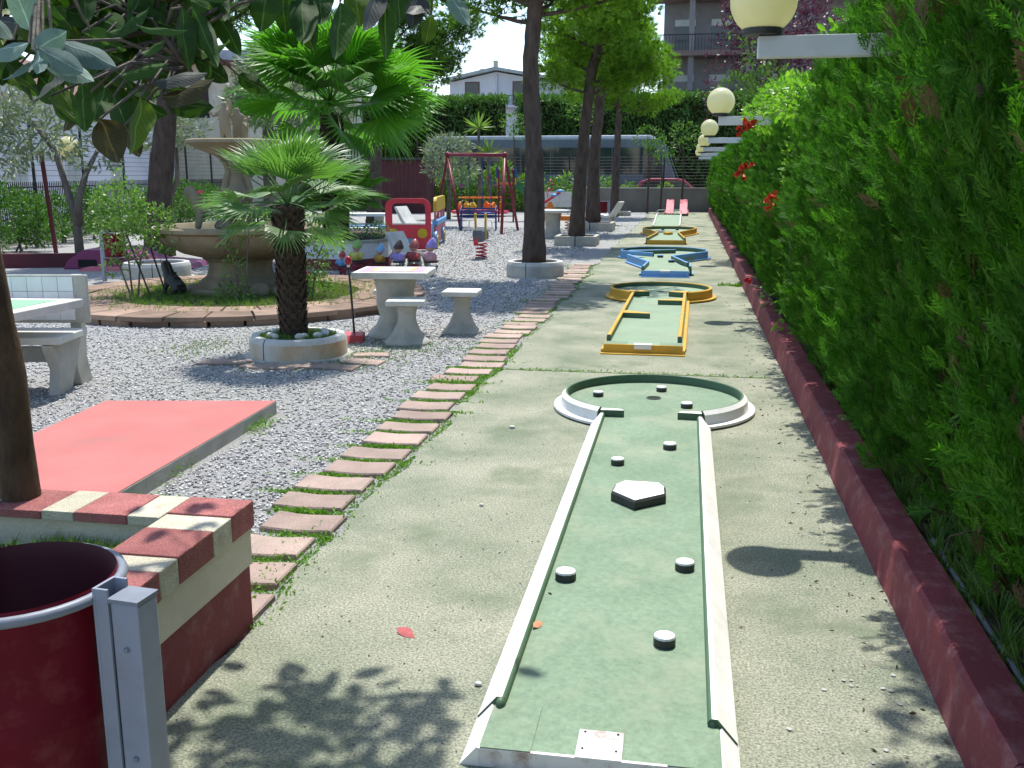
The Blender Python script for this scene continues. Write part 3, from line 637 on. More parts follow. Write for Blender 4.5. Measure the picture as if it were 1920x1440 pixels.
# ---------------------------------------------------------------- ring planters and tree boxes
STAINP = mat('stained_concrete', (.60,.58,.52), (.48,.33,.16), 2.2, .85, .25, 90, .2, stretch=(1,1,.6), dirt=(.36,.19,.06), dscale=2.6, damt=.7)
def ring_planter(label, loc, r, h, m, top=CONCW, segs=2, a0=0.3, soil=True, n=40):
    t = thing('ring_planter', label, 'planter', loc)
    for k in range(segs):
        b = MB(); s0 = a0 + 2*PI*k/segs + .012; s1 = a0 + 2*PI*(k+1)/segs - .012
        b.lathe([(r,0),(r,h*.78),(r-.025,h),(r-.10,h),(r-.11,h*.9),(r-.11,0)], n//segs, a0=s0, a1=s1); b.m = [1 if i//(n//segs) in (1,2,3) else 0 for i in range(len(b.f))]
        b.build('ring_section', [m, top], t, auto=30)
    b = MB(); b.lathe([(r-.105,h*.72),(r*.5,h*.85),(0,h*.9)], 20); b.build('soil_fill', SOIL, t, True)
    b = MB(); b.lathe([(r+.05,-.01),(r+.05,.018),(r-.01,.018)], n); b.build('footing', CONCG, t, True)
    return t
ring_planter('round white planter ring with rusty stains holding the small fan palm', (-3.745, 9.10, 0), .475, .21, STAINP, a0=-1.95)
ring_planter('round white planter ring around the nearest pine trunk', (-2.60, 17.05, 0), .50, .27, CONCG, a0=-1.75)
ring_planter('low white planter ring behind the rose bush, left of the fountain', (-9.0, 15.75, 0), .56, .27, CONCG, a0=-1.2)
def box_planter(label, loc, w, d, h):
    t = thing('box_planter', label, 'planter', loc)
    for x0, x1, y0, y1 in ((-w,-.012,-d,-d+.1),(.012,w,-d,-d+.1),(-w,-w+.1,-d+.105,d),(w-.1,w,-d+.105,d),(-w+.105,w-.105,d-.1,d)):
        b = MB(); b.box(x0,x1,y0,y1,0,h); b.build('wall_block', CONCG, t, bevel=.008)
    b = MB(); b.box(-w+.1,w-.1,-d+.1,d-.1,0,h*.75); b.build('soil_fill', SOIL, t)
box_planter('grey concrete block planter around the second pine trunk', (-2.74, 24.95, 0), .52, .5, .24)
box_planter('grey concrete block planter around the third pine trunk, by the bins', (-3.0, 31.4, 0), .70, .6, .27)
box_planter('small grey concrete planter by the back wall right of the far chair', (-2.8, 43.0, 0), .35, .4, .18)
# grass and stones in the palm planter
P = np.array([(-3.745 + r_*math.cos(a_), 9.10 + r_*math.sin(a_), .185) for r_, a_ in ((RD.uniform(.12,.37), RD.uniform(0,2*PI)) for i in range(420))])
V, F = scatter(gt[0], gt[1], P, rng.normal(size=(len(P),3))*.4 + [0,0,1], rng.uniform(.04,.09,len(P)))
tag(npmesh('palm_grass', V, F, GRASSM), 'tufty grass inside the small palm planter ring', 'grass', kind='stuff')
for i, (x, y, s) in enumerate(((.10,-.22,.05),(.13,-.16,.04),(-.14,-.24,.045),(-.22,-.16,.04),(.24,-.1,.05),(.27,.02,.05),(.22,.14,.05),(-.26,.05,.05))):
    b = MB(); b.ball((0,0,0), s, 10, sc=(1,.85,.75))
    b.v = [tuple(c*(1+RD.uniform(-.12,.12)) for c in v) for v in b.v]
    o = b.build('stone', CONCW, None, True); o.location = (-3.745+x, 9.10+y, .215); o.rotation_euler = (0,0,i)
    tag(o, 'pale stone in the small palm planter, ' + ['larger front one by the trunk','just right of the front one','front left one','at the left rim','front right one','at the right rim','at the back right rim','left behind the trunk'][i], 'stone', 'stones in the palm planter')
for fi, (x, y, w, d, rz) in enumerate(((-4.25,8.55,.5,.22,.15),(-3.75,8.42,.55,.2,.0),(-3.2,8.5,.5,.22,-.1),(-2.98,8.78,.4,.22,-.15),(-3.02,9.15,.34,.2,.2))):
    b = MB(); p_ = [(px + RD.uniform(-.02,.02), py + RD.uniform(-.015,.015)) for px, py in ((-w/2,-d/2),(0,-d/2),(w/2,-d/2),(w/2,d/2),(0,d/2),(-w/2,d/2))]
    b.prism(p_, -.02, .02, inset=.006); o = b.build('flagstone', PAVER, None); o.location = (x, y, 0); o.rotation_euler = (0,0,rz); tag(o, 'pink flagstone by the small palm planter, ' + ['leftmost','front middle','front right','right side','right behind, near the dustpan'][fi], 'flagstone', 'flagstones round the palm planter')

# ---------------------------------------------------------------- dustpan
RPL = mat('red_plastic', (.42,.02,.035), (.36,.016,.03), 4, .35, spec=.5)
t = thing('lobby_dustpan', 'red dustpan with a tall black handle beside the small palm planter', 'dustpan', (-3.47, 9.93, 0), rad(8))
b = MB(); b.ext([(-.10,.0),(.10,.0),(.10,.095),(.07,.10),(-.02,.07)], 'x', -.11, .11); b.build('pan', RPL, t, bevel=.008)
b = MB(); b.tube([(0,.06,.09),(-.01,.03,.45),(-.025,0,.80)], .012, 8); b.build('handle', BLK, t, True)
b = MB(); b.tube([(-.025,0,.795),(-.026,-.001,.83)], .016, 8); b.build('grip_ring', WHITE, t, True)
b = MB(); b.ball((-.027,0,.86), .04, 12, sc=(1,.8,1.25)); b.build('grip', RPL, t, True)

# ---------------------------------------------------------------- fountain on its raised stone bed
STONE = mat('fountain_stone', (.29,.245,.165), (.22,.185,.125), 4, .85, .4, 60, .15, dirt=(.17,.15,.10), dscale=2.5, damt=.75, stretch=(1,1,.45))
t = thing('garden_bed', 'round raised flower bed edged with two courses of flagstones under the fountain', 'flower bed', (-6.2, 13.05, 0))
FLAG = mat('flagstone', (.34,.235,.175), (.25,.175,.135), 3, .9, .4, 60, .15, rnd=.3, dirt=(.17,.15,.10), dscale=3, damt=.6, grain=.2)
for lay, (r0, r1, z0, z1, n) in enumerate(((2.15,2.55,0,.065,34),(2.1,2.60,.068,.125,30),(1.66,2.09,.06,.122,24))):
    a = RD.uniform(0,.3); st = []
    for i in range(n): st.append(RD.uniform(.8,1.2))
    ss = sum(st); 
    for i in range(n):
        da = 2*PI*st[i]/ss; g0 = .006; rj = RD.uniform(-.03,.03); zj = RD.uniform(-.006,.006)
        poly = [(( r1+rj+RD.uniform(-.015,.015))*math.cos(a+g0+(da-2*g0)*q/3), (r1+rj+RD.uniform(-.015,.015))*math.sin(a+g0+(da-2*g0)*q/3)) for q in range(4)]
        poly += [(r0*math.cos(a+da-g0), r0*math.sin(a+da-g0)), (r0*math.cos(a+g0), r0*math.sin(a+g0))]
        b = MB(); b.prism(poly, z0+zj*.3, z1+zj, inset=.006); b.build('stone', FLAG, t); a += da
b = MB(); b.lathe([(2.14,.0),(2.1,.055),(1.7,.10),(0,.12)], 40); b.build('soil_fill', SOIL, t, True)
P = np.array([(-6.2 + r_*math.cos(a_), 13.05 + r_*math.sin(a_), .10) for r_, a_ in ((2.25*math.sqrt(RD.random())*RD.uniform(.6,1), RD.uniform(0,2*PI)) for i in range(5200))])
V, F = scatter(gt[0], gt[1], P, rng.normal(size=(len(P),3))*.4 + [0,0,1], rng.uniform(.04,.12,len(P)))
tag(npmesh('bed_grass', V, F, GRASSM), 'green grass covering the round bed below the fountain', 'grass', kind='stuff')

t = thing('stone_fountain', 'two tiered carved stone fountain with animal and cherub figures', 'fountain', (-6.30, 13.3, .04))
b = MB(); b.prism(circ(0,0,.80,8,PI/8), 0, .15); b.build('plinth', STONE, t, bevel=.012)
b = MB(); b.lathe([(.60,.15),(.60,.20),(.52,.26),(.47,.30),(.44,.42),(.46,.50),(.52,.54),(.47,.58)], 32); b.build('pedestal', STONE, t, auto=35)
b = MB(); b.lathe([(.30,.52),(.50,.55),(.80,.63),(1.0,.75),(1.06,.84),(1.08,.90),(1.12,.905),(1.18,.93),(1.18,.975),(1.15,1.0),(1.06,1.0),(1.03,.97),(.97,.86),(.5,.75),(0,.74)], 56)
b.v = [((x*(1+.012*math.cos(14*math.atan2(y,x))) if .56 < z < .86 else x), (y*(1+.012*math.cos(14*math.atan2(y,x))) if .56 < z < .86 else y), z) for x, y, z in b.v]
b.build('lower_basin', STONE, t, auto=35)
b = MB(); b.lathe([(.96,.93),(0,.93)], 40); b.build('water', mat('fountain_water', (.05,.07,.06), None, 3, .05, spec=.6), t)
b = MB(); b.lathe([(.30,.74),(.30,1.0),(.22,1.08),(.17,1.2),(.20,1.35),(.26,1.45),(.17,1.55),(.12,1.7),(.15,1.85),(.20,1.93)], 24); b.build('column', STONE, t, auto=50)
b = MB(); b.lathe([(.16,1.90),(.24,1.94),(.30,1.97),(.52,2.06),(.63,2.12),(.655,2.125),(.655,2.165),(.62,2.18),(.56,2.15),(.2,2.08),(0,2.07)], 44); b.build('upper_bowl', STONE, t, auto=35)
def skin(name, joints, edges, m, parent, sub=2, loc=(0,0,0), rz=0.0, sc_=1.0):
    me = bpy.data.meshes.new(name); me.from_pydata([j[:3] for j in joints], edges, []); me.materials.append(m)
    o = link(name, me, parent); o.location = loc; o.rotation_euler = (0,0,rz); o.scale = (sc_,)*3
    md = o.modifiers.new('skin', 'SKIN'); md.use_smooth_shade = True
    for i, j in enumerate(joints): me.skin_vertices[0].data[i].radius = (j[3], j[3] if len(j) < 5 else j[4])
    me.skin_vertices[0].data[0].use_root = True
    sb = o.modifiers.new('sub', 'SUBSURF'); sb.levels = sub; sb.render_levels = sub
    return o
LION = [(0,0,.30,.10),(.0,.12,.33,.115),(.0,-.14,.24,.09),(0,.20,.44,.085),(0,.27,.53,.095),(0,.36,.52,.05),(.09,.16,.16,.045),(.10,.20,.02,.04),(-.09,.16,.16,.045),(-.10,.20,.02,.04),(.10,-.16,.14,.06),(.10,-.05,.02,.045),(-.10,-.16,.14,.06),(-.10,-.05,.02,.045),(0,-.26,.22,.03),(.06,.24,.61,.03),(-.06,.24,.61,.03)]
LE = [(0,1),(0,2),(1,3),(3,4),(4,5),(1,6),(6,7),(1,8),(8,9),(2,10),(10,11),(2,12),(12,13),(2,14),(4,15),(4,16)]
for i, a in enumerate((-2.6, -1.2, .3, 1.8)):
    o = skin('animal_figure', LION, LE, STONE, t, 2, (.36*math.cos(a), .36*math.sin(a), .93), a - PI/2, 1.0); o['label'] = 'carved seated stone animal round the column'
PUT = [(0,0,.30,.075),(0,.01,.42,.07),(0,.0,.50,.075),(0,0,.575,.035),(0,.01,.65,.062),(.05,0,.20,.05),(.055,.01,.08,.035),(.06,.03,.01,.03),(-.05,0,.20,.05),(-.055,.0,.08,.035),(-.06,.02,.01,.03),(.10,.0,.50,.035),(.17,.05,.44,.028),(.20,.10,.52,.024),(-.10,0,.50,.035),(-.15,.05,.58,.028),(-.13,.08,.68,.024)]
PE = [(0,1),(1,2),(2,3),(3,4),(0,5),(5,6),(6,7),(0,8),(8,9),(9,10),(2,11),(11,12),(12,13),(2,14),(14,15),(15,16)]
for x, y, a, s in ((-.06,-.10,2.9,.95),(.16,.05,-1.2,.62),(.0,.15,.4,.85)):
    o = skin('cherub_figure', PUT, PE, STONE, t, 2, (x, y, 2.07), a, s); o['label'] = 'small carved stone cherub on the upper bowl'
for a in (-2.0, 0, 2.0):
    o = skin('dolphin_figure', [(0,0,0,.07),(0,.05,.14,.06),(0,.02,.28,.05),(0,-.03,.42,.04),(0,.02,.54,.03),(0,.1,.6,.02)], [(0,1),(1,2),(2,3),(3,4),(4,5)], STONE, t, 2, (.16*math.cos(a), .16*math.sin(a), 1.32), a - PI/2, 1.0)
# dark watering pump statue beside the pedestal
t = thing('garden_ornament', 'small dark metal animal ornament standing by the fountain foot', 'ornament', (-6.93, 12.55, .11), rad(60))
o = skin('body', LION, LE, BLK, t, 2, (0,0,0), 0, .75)
# big rocks at foot
for i, (x, y, s) in enumerate(((-5.72,12.62,.15),(-5.45,12.7,.12))):
    b = MB(); b.ball((0,0,0), s, 12, sc=(1,.9,.8)); b.v = [tuple(c*(1+RD.uniform(-.08,.08)) for c in v) for v in b.v]
    o = b.build('boulder', STONE, None, True); o.location = (x, y, .18); tag(o, ['larger rounded boulder at the right foot of the fountain','smaller boulder behind the small palm trunk'][i], 'boulder')
# bamboo stakes by the rose
for i, (a, c) in enumerate((((-7.15,12.3,.1),(-7.42,12.25,.98)), ((-7.0,12.45,.1),(-7.2,12.4,.9)), ((-6.85,12.5,.1),(-7.05,12.5,.8)))):
    b = MB(); b.tube([a, c], .012, 6); tag(b.build('plant_stake', mat('stake_dark', (.05,.045,.035), None, 4, .7)), ['leaning dark plant stake nearest the rose bush','middle leaning dark plant stake left of the fountain','short leaning dark plant stake nearest the fountain foot'][i], 'stake')
# ---------------------------------------------------------------- cypress hedge
CYP = leafmat('cypress_green', (.032,.108,.012), (.118,.275,.03), (.036,.11,.02), .34, .7, .1, (.9,1.3,.35))
CYPB = leafmat('cypress_brown', (.13,.075,.035), (.085,.06,.03), None, .1, .7)
CORE = mat('hedge_core', (.022,.032,.012), (.035,.028,.015), 9, .95, .8, 30, .05)  # solid dark filler; its colour gives the shaded gaps between sprays
SPR = spray_t()
def hprof(z):   # horizontal bulge of a crown against height
    k = [(.2,.66),(.5,.82),(1.0,.93),(1.6,1.0),(2.2,.97),(2.6,.8),(2.85,.45),(3.05,.08)]
    for (a, b_), (c, d) in zip(k, k[1:]):
        if a <= z <= c: return b_ + (d-b_)*(z-a)/(c-a)
    return .05
def cyp_crown(seed, n, lean=0.0, brown=.06, ssz=.122):
    r = np.random.default_rng(seed); a = r.uniform(0, 2*PI, n); 
    a = np.where(r.random(n) < .55, PI + r.normal(size=n)*.75, a)         # denser on the walk side
    z = .2 + 2.8*r.random(n)**.9
    ph = r.uniform(0, 6.28, 6)
    bulge = 1 + .10*np.sin(3*a+ph[0]+1.5*z) + .09*np.sin(7*a+ph[1]-4*z) + .07*np.sin(2.2*z*3+ph[2]) + .05*np.sin(13*a+ph[3]+9*z)
    rr = np.array([hprof(q) for q in z]) * bulge * r.uniform(.78, 1.04, n)
    gap = np.sin(5*a+ph[4]+2.5*z) + np.sin(9*a-ph[5]-5.5*z) + .8*np.sin(11*z+ph[0]+3*a); rr = np.where(gap < -.95, rr*r.uniform(.58,.80,n), rr)
    P = np.stack([np.cos(a)*rr*.74, np.sin(a)*rr*.50, z], 1); P[:,0] -= lean*np.clip((z-.8)/2, 0, 1)
    D = np.stack([np.cos(a)*.62, np.sin(a)*.55, np.full(n,1.0)], 1) + r.normal(size=(n,3))*.40
    S = ssz*r.uniform(.6,1.25,n)
    V, F = scatter(SPR[0], SPR[1], P, D, S)
    mi = np.repeat((r.random(n) < brown*np.where(rr < .75, 3, .6)).astype(int), len(SPR[1]))
    me_o = npmesh('cypress_crown', V, F, [CYP, CYPB], None, MI=mi); me = me_o.data; bpy.data.objects.remove(me_o); return me
hedge = thing('cypress_hedge', 'tall clipped green cypress hedge behind the red kerb on the right', 'hedge', (1.62, 0, 0))
CR = [cyp_crown(31+i, 5800, ln, br) for i, (ln, br) in enumerate(((.0,.03),(.05,.03),(.20,.08)))]
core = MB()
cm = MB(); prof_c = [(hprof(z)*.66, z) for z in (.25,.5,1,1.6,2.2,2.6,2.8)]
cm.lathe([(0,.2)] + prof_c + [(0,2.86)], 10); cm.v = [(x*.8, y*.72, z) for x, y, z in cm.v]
core_o = cm.build('dark_inner_core', CORE, None, True); core_me = core_o.data; bpy.data.objects.remove(core_o)
y = .55; i = 0
HY = []
while y < 46.6: HY.append(y); y += RD.uniform(.74,.88)
for i, y in enumerate(HY):
    near = y < 4.2; me = CR[2] if 1.0 < y < 4.4 else CR[i % 2]
    sz = (1.25 if near else RD.uniform(1.04,1.12) if y < 7.5 else RD.uniform(.90,.97)) * (1 if y < 9 else .965); 
    if 9.8 < y < 10.7: sx = .80
    else: sx = RD.uniform(.95,1.06)
    for nm, m_ in (('cypress_crown', me), ('dark_inner_core', core_me)):
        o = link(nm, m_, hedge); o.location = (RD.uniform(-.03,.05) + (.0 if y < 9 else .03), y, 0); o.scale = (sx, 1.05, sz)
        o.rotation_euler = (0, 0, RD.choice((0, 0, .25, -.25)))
        if nm == 'cypress_crown': o['kind'] = 'stuff'
    b = MB(); b.tube([(0,0,.1),(RD.uniform(-.04,.04),RD.uniform(-.05,.05),.9),(0,0,1.9)], [.05,.035,.015], 6); o = b.build('trunk', BARKG, hedge); o.location = (RD.uniform(-.05,.05), y, 0)
# bare twigs low down near the camera
b = MB()
for i in range(26):
    y0 = RD.uniform(1.2,4.8); x0 = RD.uniform(-.45,-.2); z0 = RD.uniform(.25,1.1); pts = [(x0,y0,z0)]
    for q in range(4): pts.append((pts[-1][0]-RD.uniform(.0,.08), pts[-1][1]+RD.uniform(-.1,.06), pts[-1][2]+RD.uniform(-.05,.07)))
    b.tube(pts, [.006,.005,.004,.003,.002], 4)
o = b.build('dry_twigs', mat('dry_twig', (.12,.085,.055), (.08,.055,.04), 5, .9), hedge); o['kind'] = 'stuff'
# grass and seedlings behind the kerb
P = np.array([(RD.uniform(1.07,1.3), RD.uniform(1.5,9), .14) for i in range(900)])
V, F = scatter(gt[0], gt[1], P, rng.normal(size=(len(P),3))*.4 + [-.15,0,1], rng.uniform(.06,.2,len(P)))
tag(npmesh('kerb_grass', V, F, GRASSM), 'long grass tufts growing behind the red kerb under the hedge', 'grass', kind='stuff')
P = np.array([(.86 + RD.gauss(-.05,.05), RD.gauss(15.9,.04), .022) for i in range(120)] + [(RD.uniform(.5,.88), RD.gauss(15.95,.03), .022) for i in range(120)])
V, F = scatter(T_DIA_V, T_DIA_F, P, rng.normal(size=(len(P),3))*[1,1,.5] + [0,0,.8], rng.uniform(.02,.07,len(P)))
tag(npmesh('joint_weeds', V, F, GREENM), 'weeds in the concrete joint beside the kerb', 'weeds', kind='stuff')

# ---------------------------------------------------------------- trumpet vine and rose on the hedge
VINE = leafmat('vine_leaf', (.13,.30,.03), (.25,.42,.06), None, .45, .4)
ORNG = mat('trumpet_flower', (.62,.07,.03), (.50,.04,.02), 20, .5)
vine = thing('trumpet_vine', 'bright leafy vine with orange trumpet flowers climbing the hedge', 'vine', (0, 0, 0))
leafcloud('vine_leaves', [((.98,9.6,2.42),(.34,.9,.22)),((1.05,11.5,2.55),(.35,1.2,.2)),((.98,10.1,1.75),(.10,.3,.42)),((1.0,10.2,1.0),(.10,.2,.35)),((.98,10.0,.6),(.1,.25,.22)),((.85,12.6,2.45),(.25,.8,.2)),((1.1,7.7,2.66),(.25,.5,.16)),((1.0,9.9,.3),(.12,.2,.16))], 2200, .075, VINE, vine, (T_LEAF_V, T_LEAF_F), .2)
b = MB(); b.tube([(1.15,10.1,.15),(1.0,10.15,.8),(1.02,10.2,1.6),(.95,10,2.3),(.9,9,2.5)], [.012,.01,.009,.008,.005], 6); b.tube([(.98,10.1,2.2),(.85,11.5,2.5),(.75,12.8,2.5)], .008, 6); b.build('vine_stem', BARKG, vine)
for i, (x, y, z) in enumerate(((.70,12.6,2.36),(.60,12.4,2.24),(.66,12.2,1.81),(.60,12.1,1.77),(.84,10.4,1.46),(.90,10.25,1.53),(.86,10.3,1.50),(.72,12.5,2.30))):
    b = MB()
    for q in range(4):
        d = Vector((RD.uniform(-1,.2), RD.uniform(-1,.3), RD.uniform(-.5,.5))).normalized(); p0 = Vector((0,0,0)); 
        p = [p0, p0 + d*.03, p0 + d*.055, p0 + d*.075]; b.tube(p, [.005,.009,.014,.026], 7, cap=False)
    o = b.build('flower_cluster', ORNG, vine, True); o.location = (x, y, z); o.scale = (1.3,)*3
ROSEM = mat('rose_red', (.50,.015,.04), (.40,.01,.03), 30, .5); ROSEP = mat('rose_pink', (.65,.07,.20), (.55,.05,.16), 30, .5)
ROSEL = leafmat('rose_leaf', (.10,.21,.03), (.21,.33,.09), None, .35, .35, .5)
def rose_bloom(parent, x, y, z, s, m):
    b = MB()
    for k in range(14):
        a = k*2.4; r_ = s*(.15 + .85*k/14); h = s*(.5 - .5*k/14); nx, ny = math.cos(a), math.sin(a)
        c = Vector((nx*r_*.5, ny*r_*.5, h)); t_ = Vector((-ny, nx, 0))*s*.42; u = Vector((nx*.5, ny*.5, .8)).normalized()*s*.5
        b._add([c - t_*.6, c + t_*.6, c + t_ + u*.7, c + u*1.1, c - t_ + u*.7], [(0,1,2,3,4)])
    o = b.build('bloom', m, parent); o.location = (x, y, z); o.rotation_euler = (RD.uniform(-.4,.9), RD.uniform(-.4,.4), 0)
def rose_bush(name, label, loc, blobs, dens, stems, blooms, lsz=.062):
    t = thing(name, label, 'rose bush', loc)
    leafcloud('foliage', blobs, dens, lsz, ROSEL, t, (T_LEAF_V, T_LEAF_F), .1)
    b = MB()
    for s in stems: b.tube(s, [.014*(1-.6*k/(len(s)-1)) for k in range(len(s))], 6)
    b.build('stem', BARKG, t)
    for x, y, z, s, m in blooms: rose_bloom(t, x, y, z, s, m)
rose_bush('rose_bush', 'low rose with one red bloom leaning over the red kerb', (1.0, 11.9, .15), [((0,0,.18),(.14,.16,.10)),((-.05,.35,.25),(.10,.15,.07))], 5000,
    [[(.1,-.5,0),(.05,-.1,.1),(-.1,.3,.25),(-.2,.85,.24)]], [(-.235,.95,.24,.075,ROSEM)])
rose_bush('rose_bush', 'tall leafy rose bush left of the fountain without blooms', (-7.42, 12.3, .1), [((-.10,0,1.22),(.38,.34,.36)),((.32,.1,1.02),(.30,.28,.26)),((-.30,.1,.85),(.22,.24,.26)),((.1,0,.72),(.2,.2,.25)),((-.05,.0,1.62),(.10,.10,.12)),((-.2,-.1,.4),(.18,.15,.12)),((.55,.0,.8),(.2,.2,.2))], 5200,
    [[(0,0,0),(-.02,0,.5),(-.1,.02,1.0),(-.12,0,1.5)],[(.05,.05,0),(.12,.05,.5),(.3,.1,1.0)],[(-.05,.05,0),(-.2,.05,.45),(-.35,.1,.9)]], [])
rose_bush('rose_bush', 'climbing rose with pink blooms in front of the fountain basin', (-5.95, 12.25, .1), [((.05,0,.35),(.16,.15,.3)),((.05,.0,.8),(.13,.12,.22)),((-.1,0,1.22),(.26,.2,.14)),((.3,.05,1.12),(.2,.2,.16)),((.0,0,.1),(.3,.2,.1))], 4800,
    [[(.1,0,0),(.08,0,.5),(-.12,0,1.0),(-.28,0,1.3)],[(.2,0,0),(.25,0,.6),(.32,0,1.15)]], [(-.30,-.1,1.40,.05,ROSEP),(-.18,-.12,1.25,.05,ROSEP),(.17,-.12,1.12,.045,ROSEP),(-.08,-.1,.78,.05,ROSEP)])
rose_bush('rose_bush', 'rose bush with a red bloom right of the small palm trunk', (-5.05, 12.7, .1), [((-.05,0,.95),(.30,.26,.26)),((.28,.05,.75),(.24,.2,.18)),((.1,0,.45),(.2,.2,.2)),((.0,0,.2),(.34,.3,.16))], 4800,
    [[(0,0,0),(-.02,0,.5),(-.1,0,1.0)],[(.05,0,0),(.12,0,.5),(.3,.05,.9)]], [(-.21,-.1,1.19,.05,ROSEM),(.1,-.25,.35,.045,ROSEP),(-.02,-.25,.5,.04,ROSEP)])

# ---------------------------------------------------------------- globe lamps
GLOBE = leafmat('opal_globe', (.84,.83,.62), (.83,.82,.60), None, .55, .25, .5, (1,.98,.80))
ORD = ['nearest the camera, cut by the top picture edge', 'second from the camera', 'third from the camera', 'fourth from the camera', 'fifth from the camera', 'farthest of the row']
WM = mat('white_metal', (.72,.73,.74), (.66,.67,.68), 4, .5, dirt=(.5,.48,.44), dscale=5, damt=.3)
for i in range(6):
    t = thing('globe_lamp', 'globe lamp on white arm over hedge, ' + ORD[i], 'lamp', (.345, 5.58 + 7.45*i, 0), 0, 'globe lamps along the hedge')
    b = MB(); b.ball((0,0,2.63), .172, 28, m=18); b.build('globe', GLOBE, t, True)
    b = MB(); b.lathe([(.07,2.455),(.10,2.46),(.105,2.475),(.10,2.50),(.085,2.505)], 20); b.lathe([(0,2.4555),(.07,2.455)], 20); b.build('collar', BLK, t, auto=40)
    b = MB(); b.box(-.02,1.05,-.045,.045,2.345,2.452); b.build('arm', WM, t, bevel=.004)
    b = MB(); b.box(.95,1.04,-.05,.05,.1,2.34); b.build('post', WM, t)
t = thing('globe_lamp', 'globe lamp on a dark red post and white arm by the left fence', 'lamp', (-13.98, 20.2, 0), rad(10))
MAR = mat('maroon_post', (.12,.012,.02), (.09,.01,.016), 4, .5)
b = MB(); b.tube([(0,0,0),(-.12,0,2.16)], .05, 8); b.build('post', MAR, t)
b = MB(); b.box(-.05,.72,-.05,.05,2.03,2.11); b.build('arm', WM, t)
b = MB(); b.ball((.50,0,2.32), .24, 20); b.build('globe', GLOBE, t, True)
b = MB(); b.lathe([(.09,2.10),(.13,2.11),(.12,2.15)], 16, (.5,0,0)); b.build('collar', BLK, t)

# ---------------------------------------------------------------- fan palms
FROND1 = leafmat('fan_palm_green', (.075,.175,.035), (.15,.27,.09), None, .42, .4, .45)
FROND2 = leafmat('washington_palm_green', (.07,.21,.02), (.125,.30,.04), None, .52, .4, .4)
DRYF = leafmat('dry_frond', (.16,.11,.05), (.10,.07,.03), None, .2, .7)
def fan(L, n, span, split, droop, w, seed):
    """one fan frond: petiole along +Y from the origin, blade beyond it"""
    r = random.Random(seed); V = []; F = []; MI = []; pl = L*.9
    pp = [(0,0,0),(0,pl*.5,pl*.02),(0,pl,-pl*.06)]
    for k in range(2):
        for sx in (-1,): pass
    o = 0
    for k, p in enumerate(pp):
        ww = .022*(1-.35*k/2)*L/.6*.6; V += [(p[0]-ww,p[1],p[2]+.005),(p[0]+ww,p[1],p[2]+.005),(p[0],p[1],p[2]-ww)]
    for k in range(2):
        for a in range(3): F.append((k*3+a, k*3+(a+1)%3, k*3+3+(a+1)%3)); F.append((k*3+a, k*3+3+(a+1)%3, k*3+3+a))
    c = Vector(pp[2])
    for i in range(n):
        t_ = -1 + 2*i/(n-1); a = t_*span; l = L*(1 - .22*t_*t_)*r.uniform(.93,1.03)
        d = Vector((math.sin(a), math.cos(a), 0)); cup = .22*abs(math.sin(a))*l
        side = Vector((d.y, -d.x, 0)); hw = w*L*(1 + .2*r.random())
        dr = droop*l*r.uniform(.6,1.4)
        b0 = c; m1 = c + d*l*split + Vector((0,0,cup*.6)); tip = c + d*l + Vector((r.uniform(-.03,.03)*L, 0, cup - dr))
        half = math.tan(span/(n-1))*l*split*1.0
        o = len(V); V += [tuple(b0), tuple(m1 - side*min(half,hw*1.6)), tuple(m1 + Vector((0,0,hw*.6))), tuple(m1 + side*min(half,hw*1.6)), tuple(c + d*l*.8 + Vector((0,0,cup*.85-dr*.45)) - side*hw*.45), tuple(c + d*l*.8 + Vector((0,0,cup*.85-dr*.45)) + side*hw*.45), tuple(tip)]
        F += [(o,o+2,o+1),(o,o+3,o+2),(o+1,o+2,o+4),(o+2,o+3,o+5),(o+2,o+5,o+4),(o+4,o+5,o+6)]
    return V, F
def fan_me(name, m, *a):
    V, F = fan(*a); o = npmesh(name, V, F, m); me = o.data; bpy.data.objects.remove(o); return me
def palm_trunk(t, h, r0, r1, m, rows, per):
    b = MB(); n = 14
    b.lathe([(r0*1.05,0),(r0,h*.1),((r0+r1)/2,h*.5),(r1,h),(0,h+.03)], n); b.build('trunk_core', m, t, True)
    V = []; F = []
    for j in range(rows):
        z = h*j/rows; r_ = r0 + (r1-r0)*j/rows
        for i in range(per):
            a = 2*PI*(i + .5*(j % 2))/per + RD.uniform(-.1,.1); s = 2*PI*r_/per*.55; c, s_ = math.cos(a), math.sin(a)
            o = len(V); hh = h/rows*1.5*RD.uniform(.8,1.2); ou = r_*RD.uniform(1.08,1.24)
            V += [(r_*.97*c + s*s_, r_*.97*s_ - s*c, z), (r_*.97*c - s*s_, r_*.97*s_ + s*c, z), (ou*c - s*.5*s_, ou*s_ + s*.5*c, z+hh), (ou*c + s*.5*s_, ou*s_ - s*.5*c, z+hh), (r_*.9*c, r_*.9*s_, z+hh)]
            F += [(o,o+1,o+2),(o,o+2,o+3),(o+3,o+2,o+4)]
    o = npmesh('leaf_bases', V, F, m, t); o['kind'] = 'stuff'
def fronds(t, zc, mes, specs, roll=.3):
    for i, (az, el, sc_) in enumerate(specs):
        o = link('frond', mes[i % len(mes)], t); o.location = (0,0,zc + RD.uniform(-.06,.06)); o.scale = (sc_,)*3
        o.rotation_mode = 'QUATERNION'
        q = Matrix.Rotation(az - PI/2, 3, 'Z') @ Matrix.Rotation(el, 3, 'X') @ Matrix.Rotation(RD.uniform(-roll,roll), 3, 'Y'); o.rotation_quaternion = q.to_quaternion()
t = thing('fan_palm', 'small fan palm with thick dark trunk in the stained ring planter', 'palm', (-3.80, 9.12, .15))
palm_trunk(t, 1.28, .125, .145, PALMB, 26, 11)
